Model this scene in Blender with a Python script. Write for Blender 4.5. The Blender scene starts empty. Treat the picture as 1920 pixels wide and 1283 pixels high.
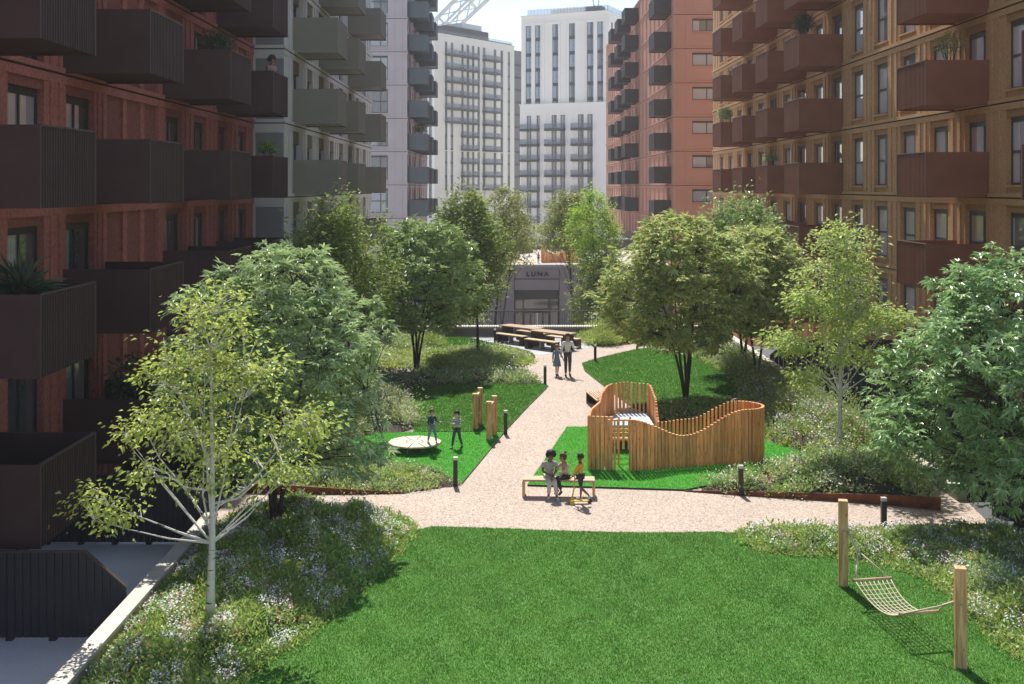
import bpy, bmesh, math, random
import numpy as np
from mathutils import Vector, Matrix

random.seed(11)
rng = np.random.default_rng(11)
R = math.radians
SC = bpy.context.scene
COL = SC.collection
H = 7.5          # camera height above the garden
FP = 2133.0      # focal length in pixels of the 1920 px photograph
CX, CY = 948.0, 351.0


def g(px, py, z=0.0):
    """ground point seen at a pixel of the photograph"""
    Y = (H - z) * FP / (py - CY)
    return ((px - CX) * Y / FP, Y)


# ------------------------------------------------------------------ scene objects
def empty(name, loc=(0, 0, 0), rz=0.0):
    o = bpy.data.objects.new(name, None)
    o.empty_display_size = 0.2
    o.location = loc
    o.rotation_euler = (0, 0, rz)
    COL.objects.link(o)
    return o


def obj(name, me, parent=None, loc=(0, 0, 0), rz=0.0):
    o = bpy.data.objects.new(name, me)
    o.location = loc
    o.rotation_euler = (0, 0, rz)
    if parent is not None:
        o.parent = parent
    COL.objects.link(o)
    return o


def tag(o, label=None, cat=None, group=None, kind=None):
    if label: o['label'] = label
    if cat: o['category'] = cat
    if group: o['group'] = group
    if kind: o['kind'] = kind
    return o


def kids(o):
    return [c for c in COL.objects if c.parent == o]


def copy_thing(src, loc, rz=0.0, label=None, tree=None):
    """a copy of a thing with copies of its parts and sub-parts (shared mesh data)"""
    tree = tree if tree is not None else [(c, kids(c)) for c in kids(src)]
    r = src.copy()
    COL.objects.link(r)
    r.location = loc
    r.rotation_euler = (0, 0, rz)
    if label: r['label'] = label
    for c, gs in tree:
        d = c.copy(); COL.objects.link(d); d.parent = r
        for q in gs:
            e = q.copy(); COL.objects.link(e); e.parent = d
    return r


# ------------------------------------------------------------------ mesh builders
def np_mesh(name, V, F, mat=None, midx=None, smooth=False):
    V = np.asarray(V, dtype=np.float32); F = np.asarray(F, dtype=np.int32)
    me = bpy.data.meshes.new(name)
    n, (m, k) = len(V), F.shape
    me.vertices.add(n); me.vertices.foreach_set('co', V.ravel())
    me.loops.add(m * k); me.loops.foreach_set('vertex_index', F.ravel())
    me.polygons.add(m)
    me.polygons.foreach_set('loop_start', np.arange(0, m * k, k, dtype=np.int32))
    me.polygons.foreach_set('loop_total', np.full(m, k, dtype=np.int32))
    if mat is not None:
        for q in (mat if isinstance(mat, (list, tuple)) else [mat]): me.materials.append(q)
    if midx is not None: me.polygons.foreach_set('material_index', np.asarray(midx, dtype=np.int32))
    me.polygons.foreach_set('use_smooth', np.full(m, smooth, dtype=bool))
    me.update(calc_edges=True)
    me.validate()
    return me


class MB:
    """collects boxes, prisms and tubes that become ONE mesh"""
    def __init__(s):
        s.v, s.f, s.m, s.sm = [], [], [], []

    def add(s, vs, fs, mi=0, smooth=False):
        b = len(s.v)
        s.v += [tuple(p) for p in vs]
        for f in fs:
            s.f.append([b + i for i in f]); s.m.append(mi); s.sm.append(smooth)
        return s

    def box(s, x0, x1, y0, y1, z0, z1, mi=0):
        return s.add([(x0, y0, z0), (x1, y0, z0), (x1, y1, z0), (x0, y1, z0), (x0, y0, z1), (x1, y0, z1), (x1, y1, z1), (x0, y1, z1)],
                     [(0, 3, 2, 1), (4, 5, 6, 7), (0, 1, 5, 4), (1, 2, 6, 5), (2, 3, 7, 6), (3, 0, 4, 7)], mi)

    def prism(s, pts, z0, z1, mi=0):
        """horizontal outline (counter-clockwise) pulled up from z0 to z1"""
        a = sum(pts[i][0] * pts[(i + 1) % len(pts)][1] - pts[(i + 1) % len(pts)][0] * pts[i][1] for i in range(len(pts)))
        if a < 0: pts = pts[::-1]
        n = len(pts)
        return s.add([(p[0], p[1], z0) for p in pts] + [(p[0], p[1], z1) for p in pts],
                     [tuple(range(n - 1, -1, -1)), tuple(range(n, 2 * n))] + [(i, (i + 1) % n, n + (i + 1) % n, n + i) for i in range(n)], mi)

    def slab(s, pts, o, u, v, t, mi=0):
        """outline pts in the plane (o,u,v) given the thickness vector t"""
        o, u, v, t = Vector(o), Vector(u), Vector(v), Vector(t)
        A = [o + u * p[0] + v * p[1] for p in pts]; n = len(A)
        return s.add(A + [p + t for p in A], [tuple(range(n - 1, -1, -1)), tuple(range(n, 2 * n))] + [(i, (i + 1) % n, n + (i + 1) % n, n + i) for i in range(n)], mi)

    def tube(s, pts, r, n=6, mi=0, cap=True):
        pts = [Vector(p) for p in pts]
        rs = r if isinstance(r, (list, tuple)) else [r] * len(pts)
        b = len(s.v); ref = None
        for i, p in enumerate(pts):
            d = (pts[min(i + 1, len(pts) - 1)] - pts[max(i - 1, 0)])
            if d.length < 1e-9: d = Vector((0, 0, 1))
            d.normalize()
            if ref is None:
                ref = Vector((1, 0, 0)) if abs(d.x) < 0.8 else Vector((0, 1, 0))
            e1 = (ref - d * ref.dot(d)).normalized(); ref = e1; e2 = d.cross(e1)
            for k in range(n):
                a = 2 * math.pi * k / n
                s.v.append(tuple(p + (e1 * math.cos(a) + e2 * math.sin(a)) * rs[i]))
        for i in range(len(pts) - 1):
            for k in range(n):
                k2 = (k + 1) % n
                s.f.append([b + i * n + k, b + i * n + k2, b + (i + 1) * n + k2, b + (i + 1) * n + k]); s.m.append(mi); s.sm.append(n > 4)
        if cap:
            s.f.append([b + k for k in range(n - 1, -1, -1)]); s.m.append(mi); s.sm.append(False)
            s.f.append([b + (len(pts) - 1) * n + k for k in range(n)]); s.m.append(mi); s.sm.append(False)
        return s

    def bar(s, p, q, w, d=None, mi=0, up=(0, 0, 1)):
        """square bar from p to q"""
        p, q = Vector(p), Vector(q); a = (q - p).normalized(); up = Vector(up)
        if abs(a.dot(up)) > 0.99: up = Vector((1, 0, 0))
        x = a.cross(up).normalized() * (w / 2); y = x.cross(a).normalized() * ((d or w) / 2)
        return s.add([p - x - y, p + x - y, p + x + y, p - x + y, q - x - y, q + x - y, q + x + y, q - x + y],
                     [(0, 3, 2, 1), (4, 5, 6, 7), (0, 1, 5, 4), (1, 2, 6, 5), (2, 3, 7, 6), (3, 0, 4, 7)], mi)

    def mesh(s, name, mats):
        me = bpy.data.meshes.new(name)
        me.from_pydata(s.v, [], s.f)
        for q in (mats if isinstance(mats, (list, tuple)) else [mats]): me.materials.append(q)
        me.polygons.foreach_set('material_index', np.array(s.m, dtype=np.int32))
        me.polygons.foreach_set('use_smooth', np.array(s.sm, dtype=bool))
        bm = bmesh.new(); bm.from_mesh(me); bmesh.ops.recalc_face_normals(bm, faces=bm.faces); bm.to_mesh(me); bm.free()
        me.update()
        return me

    def obj(s, name, mats, parent=None, loc=(0, 0, 0), rz=0.0, bevel=0.0):
        o = obj(name, s.mesh(name, mats), parent, loc, rz)
        if bevel:
            b = o.modifiers.new('edge', 'BEVEL'); b.width = bevel; b.segments = 2; b.limit_method = 'ANGLE'; b.angle_limit = R(40)
        return o


# ------------------------------------------------------------------ materials
def mat(name, col, rough=0.7, metal=0.0, spec=0.5, noise=None, noise2=None, bump=None, island=0.0, hue=0.0, trans=0.0, objrand=0.0,
        stretch=(1, 1, 1), alt=None, altscale=3.0, altrange=(0.45, 0.6), coords='pos', coat=0.0):
    m = bpy.data.materials.new(name); m.use_nodes = True
    nt = m.node_tree; N = nt.nodes; L = nt.links; N.clear()
    out = N.new('ShaderNodeOutputMaterial'); p = N.new('ShaderNodeBsdfPrincipled')
    p.inputs['Roughness'].default_value = rough; p.inputs['Metallic'].default_value = metal
    p.inputs['Specular IOR Level'].default_value = spec
    if coat: p.inputs['Coat Weight'].default_value = coat
    geo = N.new('ShaderNodeNewGeometry')
    if coords == 'pos': vec = geo.outputs['Position']
    else: vec = N.new('ShaderNodeTexCoord').outputs['Object']
    if stretch != (1, 1, 1):
        mp = N.new('ShaderNodeMapping'); mp.inputs['Scale'].default_value = stretch
        L.new(vec, mp.inputs['Vector']); vec = mp.outputs['Vector']
    c = N.new('ShaderNodeRGB'); c.outputs[0].default_value = (*col, 1); c = c.outputs[0]

    def noise_node(scale, detail=4.0):
        t = N.new('ShaderNodeTexNoise'); t.inputs['Scale'].default_value = scale; t.inputs['Detail'].default_value = detail
        L.new(vec, t.inputs['Vector']); return t.outputs['Fac']

    def mul(c, fac_socket, lo, hi):
        mr = N.new('ShaderNodeMapRange'); mr.inputs['To Min'].default_value = lo; mr.inputs['To Max'].default_value = hi
        L.new(fac_socket, mr.inputs['Value'])
        mx = N.new('ShaderNodeMixRGB'); mx.blend_type = 'MULTIPLY'; mx.inputs['Fac'].default_value = 1.0
        L.new(c, mx.inputs['Color1']); L.new(mr.outputs['Result'], mx.inputs['Color2']); return mx.outputs['Color']
    if alt is not None:
        mr = N.new('ShaderNodeMapRange'); mr.inputs['From Min'].default_value, mr.inputs['From Max'].default_value = altrange
        L.new(noise_node(altscale), mr.inputs['Value'])
        mx = N.new('ShaderNodeMixRGB'); L.new(mr.outputs['Result'], mx.inputs['Fac']); L.new(c, mx.inputs['Color1'])
        mx.inputs['Color2'].default_value = (*alt, 1); c = mx.outputs['Color']
    if noise: c = mul(c, noise_node(noise[0]), 1 - 2 * noise[1], 1 + 2 * noise[1])
    if noise2: c = mul(c, noise_node(noise2[0], 2.0), 1 - 2 * noise2[1], 1 + 2 * noise2[1])
    if island: c = mul(c, geo.outputs['Random Per Island'], 1 - island, 1 + island)
    if objrand:
        oi = N.new('ShaderNodeObjectInfo'); c = mul(c, oi.outputs['Random'], 1 - objrand, 1 + objrand)
    if hue:
        hs = N.new('ShaderNodeHueSaturation'); mr = N.new('ShaderNodeMapRange')
        # a second per-island number
        ma = N.new('ShaderNodeMath'); ma.operation = 'MULTIPLY'; ma.inputs[1].default_value = 37.31
        fr = N.new('ShaderNodeMath'); fr.operation = 'FRACT'
        L.new(geo.outputs['Random Per Island'], ma.inputs[0]); L.new(ma.outputs[0], fr.inputs[0])
        mr.inputs['To Min'].default_value = 0.5 - hue; mr.inputs['To Max'].default_value = 0.5 + hue
        L.new(fr.outputs[0], mr.inputs['Value']); L.new(mr.outputs['Result'], hs.inputs['Hue']); L.new(c, hs.inputs['Color']); c = hs.outputs['Color']
    L.new(c, p.inputs['Base Color'])
    if bump:
        b = N.new('ShaderNodeBump'); b.inputs['Strength'].default_value = bump[1]; b.inputs['Distance'].default_value = bump[2] if len(bump) > 2 else 0.02
        L.new(noise_node(bump[0]), b.inputs['Height']); L.new(b.outputs['Normal'], p.inputs['Normal'])
    s = p.outputs['BSDF']
    if trans:
        t = N.new('ShaderNodeBsdfTranslucent'); L.new(c, t.inputs['Color'])
        mx = N.new('ShaderNodeMixShader'); mx.inputs['Fac'].default_value = trans
        L.new(s, mx.inputs[1]); L.new(t.outputs[0], mx.inputs[2]); s = mx.outputs[0]
    L.new(s, out.inputs['Surface'])
    return m


def voronoi_mat(name, cols, scale, rough=0.8, bump=0.3, big=None):
    """pebbly surface: every cell takes one of the given colours"""
    m = bpy.data.materials.new(name); m.use_nodes = True
    nt = m.node_tree; N = nt.nodes; L = nt.links; p = N['Principled BSDF']; p.inputs['Roughness'].default_value = rough
    p.inputs['Specular IOR Level'].default_value = 0.3
    geo = N.new('ShaderNodeNewGeometry')
    v = N.new('ShaderNodeTexVoronoi'); v.inputs['Scale'].default_value = scale; L.new(geo.outputs['Position'], v.inputs['Vector'])
    sep = N.new('ShaderNodeSeparateColor'); L.new(v.outputs['Color'], sep.inputs[0])
    cr = N.new('ShaderNodeValToRGB'); cr.color_ramp.interpolation = 'CONSTANT'
    L.new(sep.outputs[0], cr.inputs['Fac'])
    e = cr.color_ramp.elements
    while len(e) < len(cols): e.new(0.5)
    pos = 0.0
    for el, (c, w) in zip(e, cols):
        el.position = pos; el.color = (*c, 1); pos += w
    c = cr.outputs['Color']
    if big:
        t = N.new('ShaderNodeTexNoise'); t.inputs['Scale'].default_value = big[0]; L.new(geo.outputs['Position'], t.inputs['Vector'])
        mr = N.new('ShaderNodeMapRange'); mr.inputs['To Min'].default_value = 1 - big[1]; mr.inputs['To Max'].default_value = 1 + big[1]
        L.new(t.outputs['Fac'], mr.inputs['Value'])
        mx = N.new('ShaderNodeMixRGB'); mx.blend_type = 'MULTIPLY'; mx.inputs['Fac'].default_value = 1
        L.new(c, mx.inputs['Color1']); L.new(mr.outputs['Result'], mx.inputs['Color2']); c = mx.outputs['Color']
    L.new(c, p.inputs['Base Color'])
    if bump:
        b = N.new('ShaderNodeBump'); b.inputs['Strength'].default_value = bump; b.inputs['Distance'].default_value = 0.01
        L.new(v.outputs['Distance'], b.inputs['Height']); L.new(b.outputs['Normal'], p.inputs['Normal'])
    return m


def wood(name, a, b, rough=0.6, vertical=True, rand=0.16):
    """timber: grain along its length, knots, each piece a little different"""
    m = bpy.data.materials.new(name); m.use_nodes = True
    nt = m.node_tree; N = nt.nodes; L = nt.links; p = N['Principled BSDF']; p.inputs['Roughness'].default_value = rough
    geo = N.new('ShaderNodeNewGeometry')
    mp = N.new('ShaderNodeMapping'); mp.inputs['Scale'].default_value = (22, 22, 1.6) if vertical else (3, 22, 22)
    off = N.new('ShaderNodeVectorMath'); off.operation = 'SCALE'; off.inputs['Scale'].default_value = 1.0
    L.new(geo.outputs['Position'], mp.inputs['Vector'])
    t = N.new('ShaderNodeTexNoise'); t.inputs['Scale'].default_value = 1.0; t.inputs['Detail'].default_value = 5; t.inputs['Distortion'].default_value = 0.6
    L.new(mp.outputs['Vector'], t.inputs['Vector'])
    cr = N.new('ShaderNodeValToRGB'); cr.color_ramp.elements[0].position = 0.4; cr.color_ramp.elements[1].position = 0.6
    cr.color_ramp.elements[0].color = (*b, 1); cr.color_ramp.elements[1].color = (*a, 1)
    L.new(t.outputs['Fac'], cr.inputs['Fac'])
    mp2 = N.new('ShaderNodeMapping'); mp2.inputs['Scale'].default_value = (9, 9, 4.5) if vertical else (4.5, 9, 9)
    L.new(geo.outputs['Position'], mp2.inputs['Vector'])
    v = N.new('ShaderNodeTexVoronoi'); v.inputs['Scale'].default_value = 1.0; L.new(mp2.outputs['Vector'], v.inputs['Vector'])
    kn = N.new('ShaderNodeMapRange'); kn.inputs['From Min'].default_value = 0.1; kn.inputs['From Max'].default_value = 0.2
    kn.inputs['To Min'].default_value = 0.4; kn.inputs['To Max'].default_value = 1.0
    L.new(v.outputs['Distance'], kn.inputs['Value'])
    mx = N.new('ShaderNodeMixRGB'); mx.blend_type = 'MULTIPLY'; mx.inputs['Fac'].default_value = 0.8
    L.new(cr.outputs['Color'], mx.inputs['Color1']); L.new(kn.outputs['Result'], mx.inputs['Color2'])
    mr = N.new('ShaderNodeMapRange'); mr.inputs['To Min'].default_value = 1 - rand; mr.inputs['To Max'].default_value = 1 + rand
    L.new(geo.outputs['Random Per Island'], mr.inputs['Value'])
    mx2 = N.new('ShaderNodeMixRGB'); mx2.blend_type = 'MULTIPLY'; mx2.inputs['Fac'].default_value = 1
    L.new(mx.outputs['Color'], mx2.inputs['Color1']); L.new(mr.outputs['Result'], mx2.inputs['Color2'])
    L.new(mx2.outputs['Color'], p.inputs['Base Color'])
    return m


def glass_mat(name, col, var, rough=0.04, spec=0.8, split=None):
    """window glass with curtains and unlit rooms put into its colour; every window differs"""
    m = bpy.data.materials.new(name); m.use_nodes = True
    nt = m.node_tree; N = nt.nodes; L = nt.links; p = N['Principled BSDF']
    p.inputs['Roughness'].default_value = rough; p.inputs['Specular IOR Level'].default_value = spec
    p.inputs['Coat Weight'].default_value = 0.6; p.inputs['Coat Roughness'].default_value = 0.02
    oi = N.new('ShaderNodeObjectInfo'); geo = N.new('ShaderNodeNewGeometry')
    tc = N.new('ShaderNodeTexCoord')
    # curtain colour across part of each pane; fold shading is painted in waves
    sep = N.new('ShaderNodeSeparateXYZ'); L.new(tc.outputs['Generated'], sep.inputs[0])
    lt = N.new('ShaderNodeMath'); lt.operation = 'LESS_THAN'; L.new(sep.outputs['X'], lt.inputs[0])
    th = N.new('ShaderNodeMapRange'); th.inputs['To Min'].default_value = 0.0; th.inputs['To Max'].default_value = 1.4
    L.new(oi.outputs['Random'], th.inputs['Value']); L.new(th.outputs['Result'], lt.inputs[1])
    mx = N.new('ShaderNodeMixRGB'); L.new(lt.outputs[0], mx.inputs['Fac'])
    mx.inputs['Color1'].default_value = (*var, 1); mx.inputs['Color2'].default_value = (*col, 1)
    w = N.new('ShaderNodeTexWave'); w.inputs['Scale'].default_value = 7.0; w.inputs['Distortion'].default_value = 1.5
    L.new(tc.outputs['Generated'], w.inputs['Vector'])
    mr = N.new('ShaderNodeMapRange'); mr.inputs['To Min'].default_value = 0.8; mr.inputs['To Max'].default_value = 1.1
    L.new(w.outputs['Fac'], mr.inputs['Value'])
    m2 = N.new('ShaderNodeMixRGB'); m2.blend_type = 'MULTIPLY'; m2.inputs['Fac'].default_value = 1
    L.new(mx.outputs['Color'], m2.inputs['Color1']); L.new(mr.outputs['Result'], m2.inputs['Color2'])
    L.new(m2.outputs['Color'], p.inputs['Base Color'])
    return m


M = {}
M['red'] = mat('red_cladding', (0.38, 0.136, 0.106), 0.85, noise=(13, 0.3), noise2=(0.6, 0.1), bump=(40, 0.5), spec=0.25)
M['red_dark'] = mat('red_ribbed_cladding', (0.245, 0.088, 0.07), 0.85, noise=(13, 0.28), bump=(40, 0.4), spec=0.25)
M['joint'] = mat('dark_joint', (0.018, 0.013, 0.012), 0.9)
M['balc_dark'] = mat('dark_brown_metal', (0.078, 0.045, 0.043), 0.6, spec=0.15, noise2=(1.2, 0.13))
M['balc_dark_edge'] = mat('brown_metal_trim', (0.085, 0.06, 0.056), 0.45, spec=0.2)
M['white_clad'] = mat('pale_grey_cladding', (0.64, 0.64, 0.63), 0.8, noise2=(0.8, 0.05), noise=(20, 0.06))
M['white_panel'] = mat('corrugated_grey_panel', (0.3, 0.31, 0.315), 0.7, noise2=(0.8, 0.05))
M['olive'] = mat('olive_window_surround', (0.2, 0.185, 0.14), 0.8)
M['balc_taupe'] = mat('taupe_metal', (0.25, 0.225, 0.18), 0.5, noise2=(1.2, 0.06))
M['balc_taupe_edge'] = mat('taupe_metal_trim', (0.21, 0.2, 0.175), 0.45)
M['lilac'] = mat('lilac_grey_cladding', (0.52, 0.465, 0.48), 0.8, noise2=(0.5, 0.05), noise=(14, 0.05))
M['lilac_band'] = mat('pale_lilac_band', (0.6, 0.54, 0.53), 0.8)
M['balc_blue'] = mat('blue_grey_metal', (0.1, 0.118, 0.13), 0.5, noise2=(1.2, 0.06))
M['balc_blue_edge'] = mat('blue_grey_trim', (0.16, 0.18, 0.2), 0.45)
M['ochre'] = mat('ochre_cladding', (0.59, 0.345, 0.165), 0.85, noise=(13, 0.2), noise2=(0.5, 0.1), bump=(40, 0.4), spec=0.25)
M['ochre_dark'] = mat('ochre_lintel', (0.42, 0.235, 0.11), 0.85, noise=(24, 0.14), spec=0.25)
M['balc_brown'] = mat('red_brown_metal', (0.29, 0.12, 0.07), 0.6, spec=0.15, noise2=(1.2, 0.12))
M['balc_brown_edge'] = mat('red_brown_trim', (0.2, 0.12, 0.095), 0.4, spec=0.2)
M['terra'] = mat('terracotta_cladding', (0.52, 0.255, 0.175), 0.85, noise2=(0.3, 0.07), noise=(12, 0.06), spec=0.25)
M['terra_dark'] = mat('terracotta_rib', (0.45, 0.19, 0.13), 0.85, spec=0.25)
M['balc_black'] = mat('dark_grey_metal', (0.045, 0.036, 0.034), 0.5, noise2=(1.0, 0.06))
M['balc_black_edge'] = mat('dark_grey_trim', (0.13, 0.13, 0.13), 0.4)
M['tower_white'] = mat('white_render', (0.9, 0.86, 0.785), 0.8, noise2=(0.15, 0.04))
M['beige'] = mat('pale_stone_render', (0.74, 0.69, 0.61), 0.8, noise2=(0.15, 0.04))
M['dark_band'] = mat('charcoal_panel', (0.06, 0.058, 0.055), 0.7)
M['frame'] = mat('grey_window_frame', (0.075, 0.08, 0.085), 0.5)
M['frame_dark'] = mat('dark_window_frame', (0.04, 0.038, 0.036), 0.5)
M['glass_red'] = glass_mat('window_glass_shaded', (0.34, 0.33, 0.34), (0.09, 0.095, 0.1))
M['glass_ochre'] = glass_mat('window_glass_curtained', (0.66, 0.63, 0.66), (0.2, 0.205, 0.22))
M['glass_white'] = glass_mat('window_glass_grey', (0.36, 0.36, 0.37), (0.13, 0.135, 0.14))
M['glass_far'] = glass_mat('window_glass_far', (0.34, 0.4, 0.46), (0.14, 0.16, 0.19), rough=0.06)
M['glass_luna'] = glass_mat('entrance_glass', (0.16, 0.13, 0.115), (0.12, 0.1, 0.09))
M['balustrade'] = mat('balustrade_glass', (0.4, 0.4, 0.4), 0.2, spec=0.4)
_n = M['balustrade'].node_tree; _o = _n.nodes['Material Output']; _q = _o.inputs['Surface'].links[0].from_socket
_t = _n.nodes.new('ShaderNodeBsdfTransparent'); _t.inputs[0].default_value = (.85, .87, .9, 1); _x = _n.nodes.new('ShaderNodeMixShader'); _x.inputs[0].default_value = .82
_n.links.new(_q, _x.inputs[1]); _n.links.new(_t.outputs[0], _x.inputs[2]); _n.links.new(_x.outputs[0], _o.inputs['Surface'])
M['steel_pale'] = mat('pale_painted_steel', (0.62, 0.62, 0.62), 0.5)
M['podium'] = mat('mauve_grey_stone', (0.205, 0.185, 0.2), 0.75, noise2=(0.4, 0.06))
M['street'] = mat('street_paving', (0.45, 0.425, 0.39), 0.85, noise2=(0.2, 0.1))
M['deck'] = mat('pale_terrace_paving', (0.4, 0.38, 0.34), 0.8, noise2=(0.7, 0.08))
M['shade_paving'] = mat('shade_toned_paving', (0.06, 0.062, 0.068), 0.7, noise=(30, 0.12))  # terrace shade put into the paving colour
M['patio'] = mat('pale_grey_concrete_paving', (0.62, 0.64, 0.67), 0.8, noise=(45, 0.1), noise2=(0.9, 0.07))
M['path'] = voronoi_mat('resin_bound_gravel', [((0.19, 0.13, 0.095), 0.07), ((0.34, 0.245, 0.185), 0.18), ((0.42, 0.33, 0.265), 0.3), ((0.47, 0.39, 0.32), 0.3), ((0.54, 0.475, 0.41), 0.15)], 40, big=(0.5, 0.12))
M['paving'] = mat('grey_resin_paving', (0.4, 0.41, 0.44), 0.8, noise=(30, 0.1), noise2=(0.7, 0.06))
M['stone_wall'] = mat('pale_stone_coping', (0.56, 0.52, 0.45), 0.8, noise=(9, 0.12), noise2=(1.3, 0.1), bump=(30, 0.3))
M['stone_face'] = mat('weathered_stone_face', (0.42, 0.36, 0.27), 0.85, noise=(14, 0.16), bump=(22, 0.5), stretch=(1, 1, 5))
M['fence'] = mat('charcoal_boards', (0.03, 0.029, 0.034), 0.6, noise2=(2, 0.08))
M['corten'] = mat('rusted_steel', (0.21, 0.066, 0.022), 0.85, noise=(9, 0.25), alt=(0.12, 0.035, 0.014), altscale=3)
M['bollard'] = mat('bronze_black_metal', (0.022, 0.016, 0.014), 0.45)
M['bollard_top'] = mat('bollard_lens_lit_cap', (0.55, 0.53, 0.48), 0.4)
M['larch'] = wood('larch_slats', (0.92, 0.46, 0.18), (0.66, 0.28, 0.095), rand=0.24)
M['oak'] = wood('pale_timber', (0.74, 0.47, 0.21), (0.48, 0.26, 0.1), rand=0.1)
M['oak_flat'] = wood('pale_timber_boards', (0.56, 0.4, 0.23), (0.42, 0.28, 0.15), vertical=False)
M['platform_wood'] = mat('pale_plywood', (0.58, 0.49, 0.35), 0.6, noise=(18, 0.08), noise2=(2, 0.06), island=0.06)
M['table_top'] = wood('brown_table_boards', (0.36, 0.235, 0.13), (0.26, 0.155, 0.08), vertical=False)
M['brown_panel'] = mat('dark_brown_panel', (0.045, 0.024, 0.016), 0.55)
M['rust_red'] = mat('red_steel', (0.22, 0.03, 0.02), 0.6)
M['blue_floor'] = mat('pale_blue_rubber', (0.42, 0.52, 0.6), 0.6)
M['yellow'] = mat('yellow_paint', (0.65, 0.42, 0.05), 0.4)
M['rope'] = mat('cream_rope', (0.6, 0.52, 0.36), 0.8)
M['grey_metal'] = mat('grey_metal', (0.3, 0.3, 0.3), 0.4, metal=0.6)
M['black'] = mat('black_rubber', (0.015, 0.015, 0.015), 0.7)
M['railing'] = mat('bronze_railing', (0.1, 0.088, 0.075), 0.5)
M['soil'] = mat('bark_mulch', (0.06, 0.036, 0.025), 0.95, noise=(14, 0.3), alt=(0.035, 0.05, 0.018), altscale=1.2, bump=(25, 0.8, 0.04))
M['lawn'] = mat('lawn_ground', (0.075, 0.2, 0.028), 0.95, noise=(9, 0.2))
M['turf'] = mat('turf_ground', (0.06, 0.22, 0.03), 0.95, noise=(20, 0.2))
M['blade'] = mat('grass_blades', (0.08, 0.238, 0.022), 0.6, island=0.55, alt=(0.108, 0.232, 0.026), altscale=1.1, altrange=(.4, .66), hue=0.025, trans=0.45, noise2=(0.7, 0.16), noise=(3.2, 0.14), spec=0.3)
M['blade_turf'] = mat('turf_blades', (0.135, 0.57, 0.05), 0.6, island=0.65, trans=0.4, spec=0.3, noise=(9, 0.22))
M['bark'] = mat('dark_bark', (0.05, 0.036, 0.027), 0.9, noise=(12, 0.25), bump=(18, 0.6), stretch=(1, 1, 0.3))
M['bark_white'] = mat('white_birch_bark', (0.62, 0.6, 0.56), 0.75, noise2=(3, 0.1), alt=(0.07, 0.055, 0.05), altscale=4.5, altrange=(0.6, 0.66), stretch=(1, 1, 3.2))


def leaf(name, col, trans=0.4, island=0.35, hue=0.02, rough=0.5, spec=0.5):
    return mat(name, col, rough, spec=spec, island=island, hue=hue, trans=trans)


M['l_birch'] = leaf('birch_leaves', (0.47, 0.55, 0.13))
M['l_birch2'] = leaf('grey_birch_leaves', (0.52, 0.62, 0.19))
M['l_maple'] = leaf('silver_green_leaves', (0.43, 0.55, 0.25), 0.25, rough=0.36, spec=1.0)
M['l_glossy'] = leaf('glossy_green_leaves', (0.34, 0.5, 0.2), 0.25, rough=0.36, spec=1.0)
M['l_mid'] = leaf('mid_green_leaves', (0.38, 0.5, 0.18), 0.25, rough=0.36, spec=1.0)
M['l_dark'] = leaf('dark_green_leaves', (0.3, 0.38, 0.09), 0.35, hue=0.03)
M['l_olive'] = leaf('olive_leaves', (0.36, 0.4, 0.12), 0.35, hue=0.035)
M['l_rust'] = leaf('bronze_green_leaves', (0.5, 0.56, 0.2), 0.35, hue=0.05)
M['l_lime'] = leaf('lime_leaves', (0.44, 0.6, 0.1), 0.42)
M['l_grey'] = leaf('grey_green_leaves', (0.4, 0.5, 0.22), 0.3)
M['l_pale'] = leaf('pale_leaves', (0.56, 0.6, 0.3), 0.35, hue=0.03)
M['l_blue'] = leaf('blue_grey_leaves', (0.32, 0.4, 0.27), 0.25)
M['l_yel'] = leaf('yellow_green_blades', (0.46, 0.54, 0.15), 0.4)
M['l_green'] = leaf('fresh_green_leaves', (0.32, 0.48, 0.12), 0.35)
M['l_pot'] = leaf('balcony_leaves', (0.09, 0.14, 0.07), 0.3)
M['f_white'] = mat('white_petals', (0.85, 0.84, 0.84), 0.7, island=0.15, trans=0.3)
M['f_pink'] = mat('pink_petals', (0.6, 0.2, 0.2), 0.7, island=0.4, hue=0.04, trans=0.3)
M['f_lilac'] = mat('lilac_petals', (0.5, 0.36, 0.5), 0.7, island=0.3, trans=0.3)
M['f_yel'] = mat('orange_petals', (0.7, 0.42, 0.08), 0.7, island=0.3, hue=0.02, trans=0.3)
# ------------------------------------------------------------------ plants
def unit(A):
    return A / np.maximum(np.linalg.norm(A, axis=1, keepdims=True), 1e-9)


def leaf_geo(P, D, l, w, fold=0.22, tilt=0.5):
    """one folded two-triangle leaf per point: P base, D direction, l length, w width"""
    n = len(P)
    D = unit(D)
    up = np.tile([0.0, 0.0, 1.0], (n, 1)) + rng.normal(0, tilt, (n, 3))
    S = unit(np.cross(D, up)); N = np.cross(S, D)
    l = np.broadcast_to(np.asarray(l, float).reshape(-1, 1), (n, 1)); w = np.broadcast_to(np.asarray(w, float).reshape(-1, 1), (n, 1))
    mid = P + D * l * 0.42
    V = np.stack([P, mid + S * w * 0.5 + N * w * fold, P + D * l - N * l * 0.12, mid - S * w * 0.5 + N * w * fold], 1).reshape(-1, 3)
    b = np.arange(n)[:, None] * 4
    F = np.concatenate([b + [0, 1, 2], b + [0, 2, 3]], 1).reshape(-1, 3)
    return V, F


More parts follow.
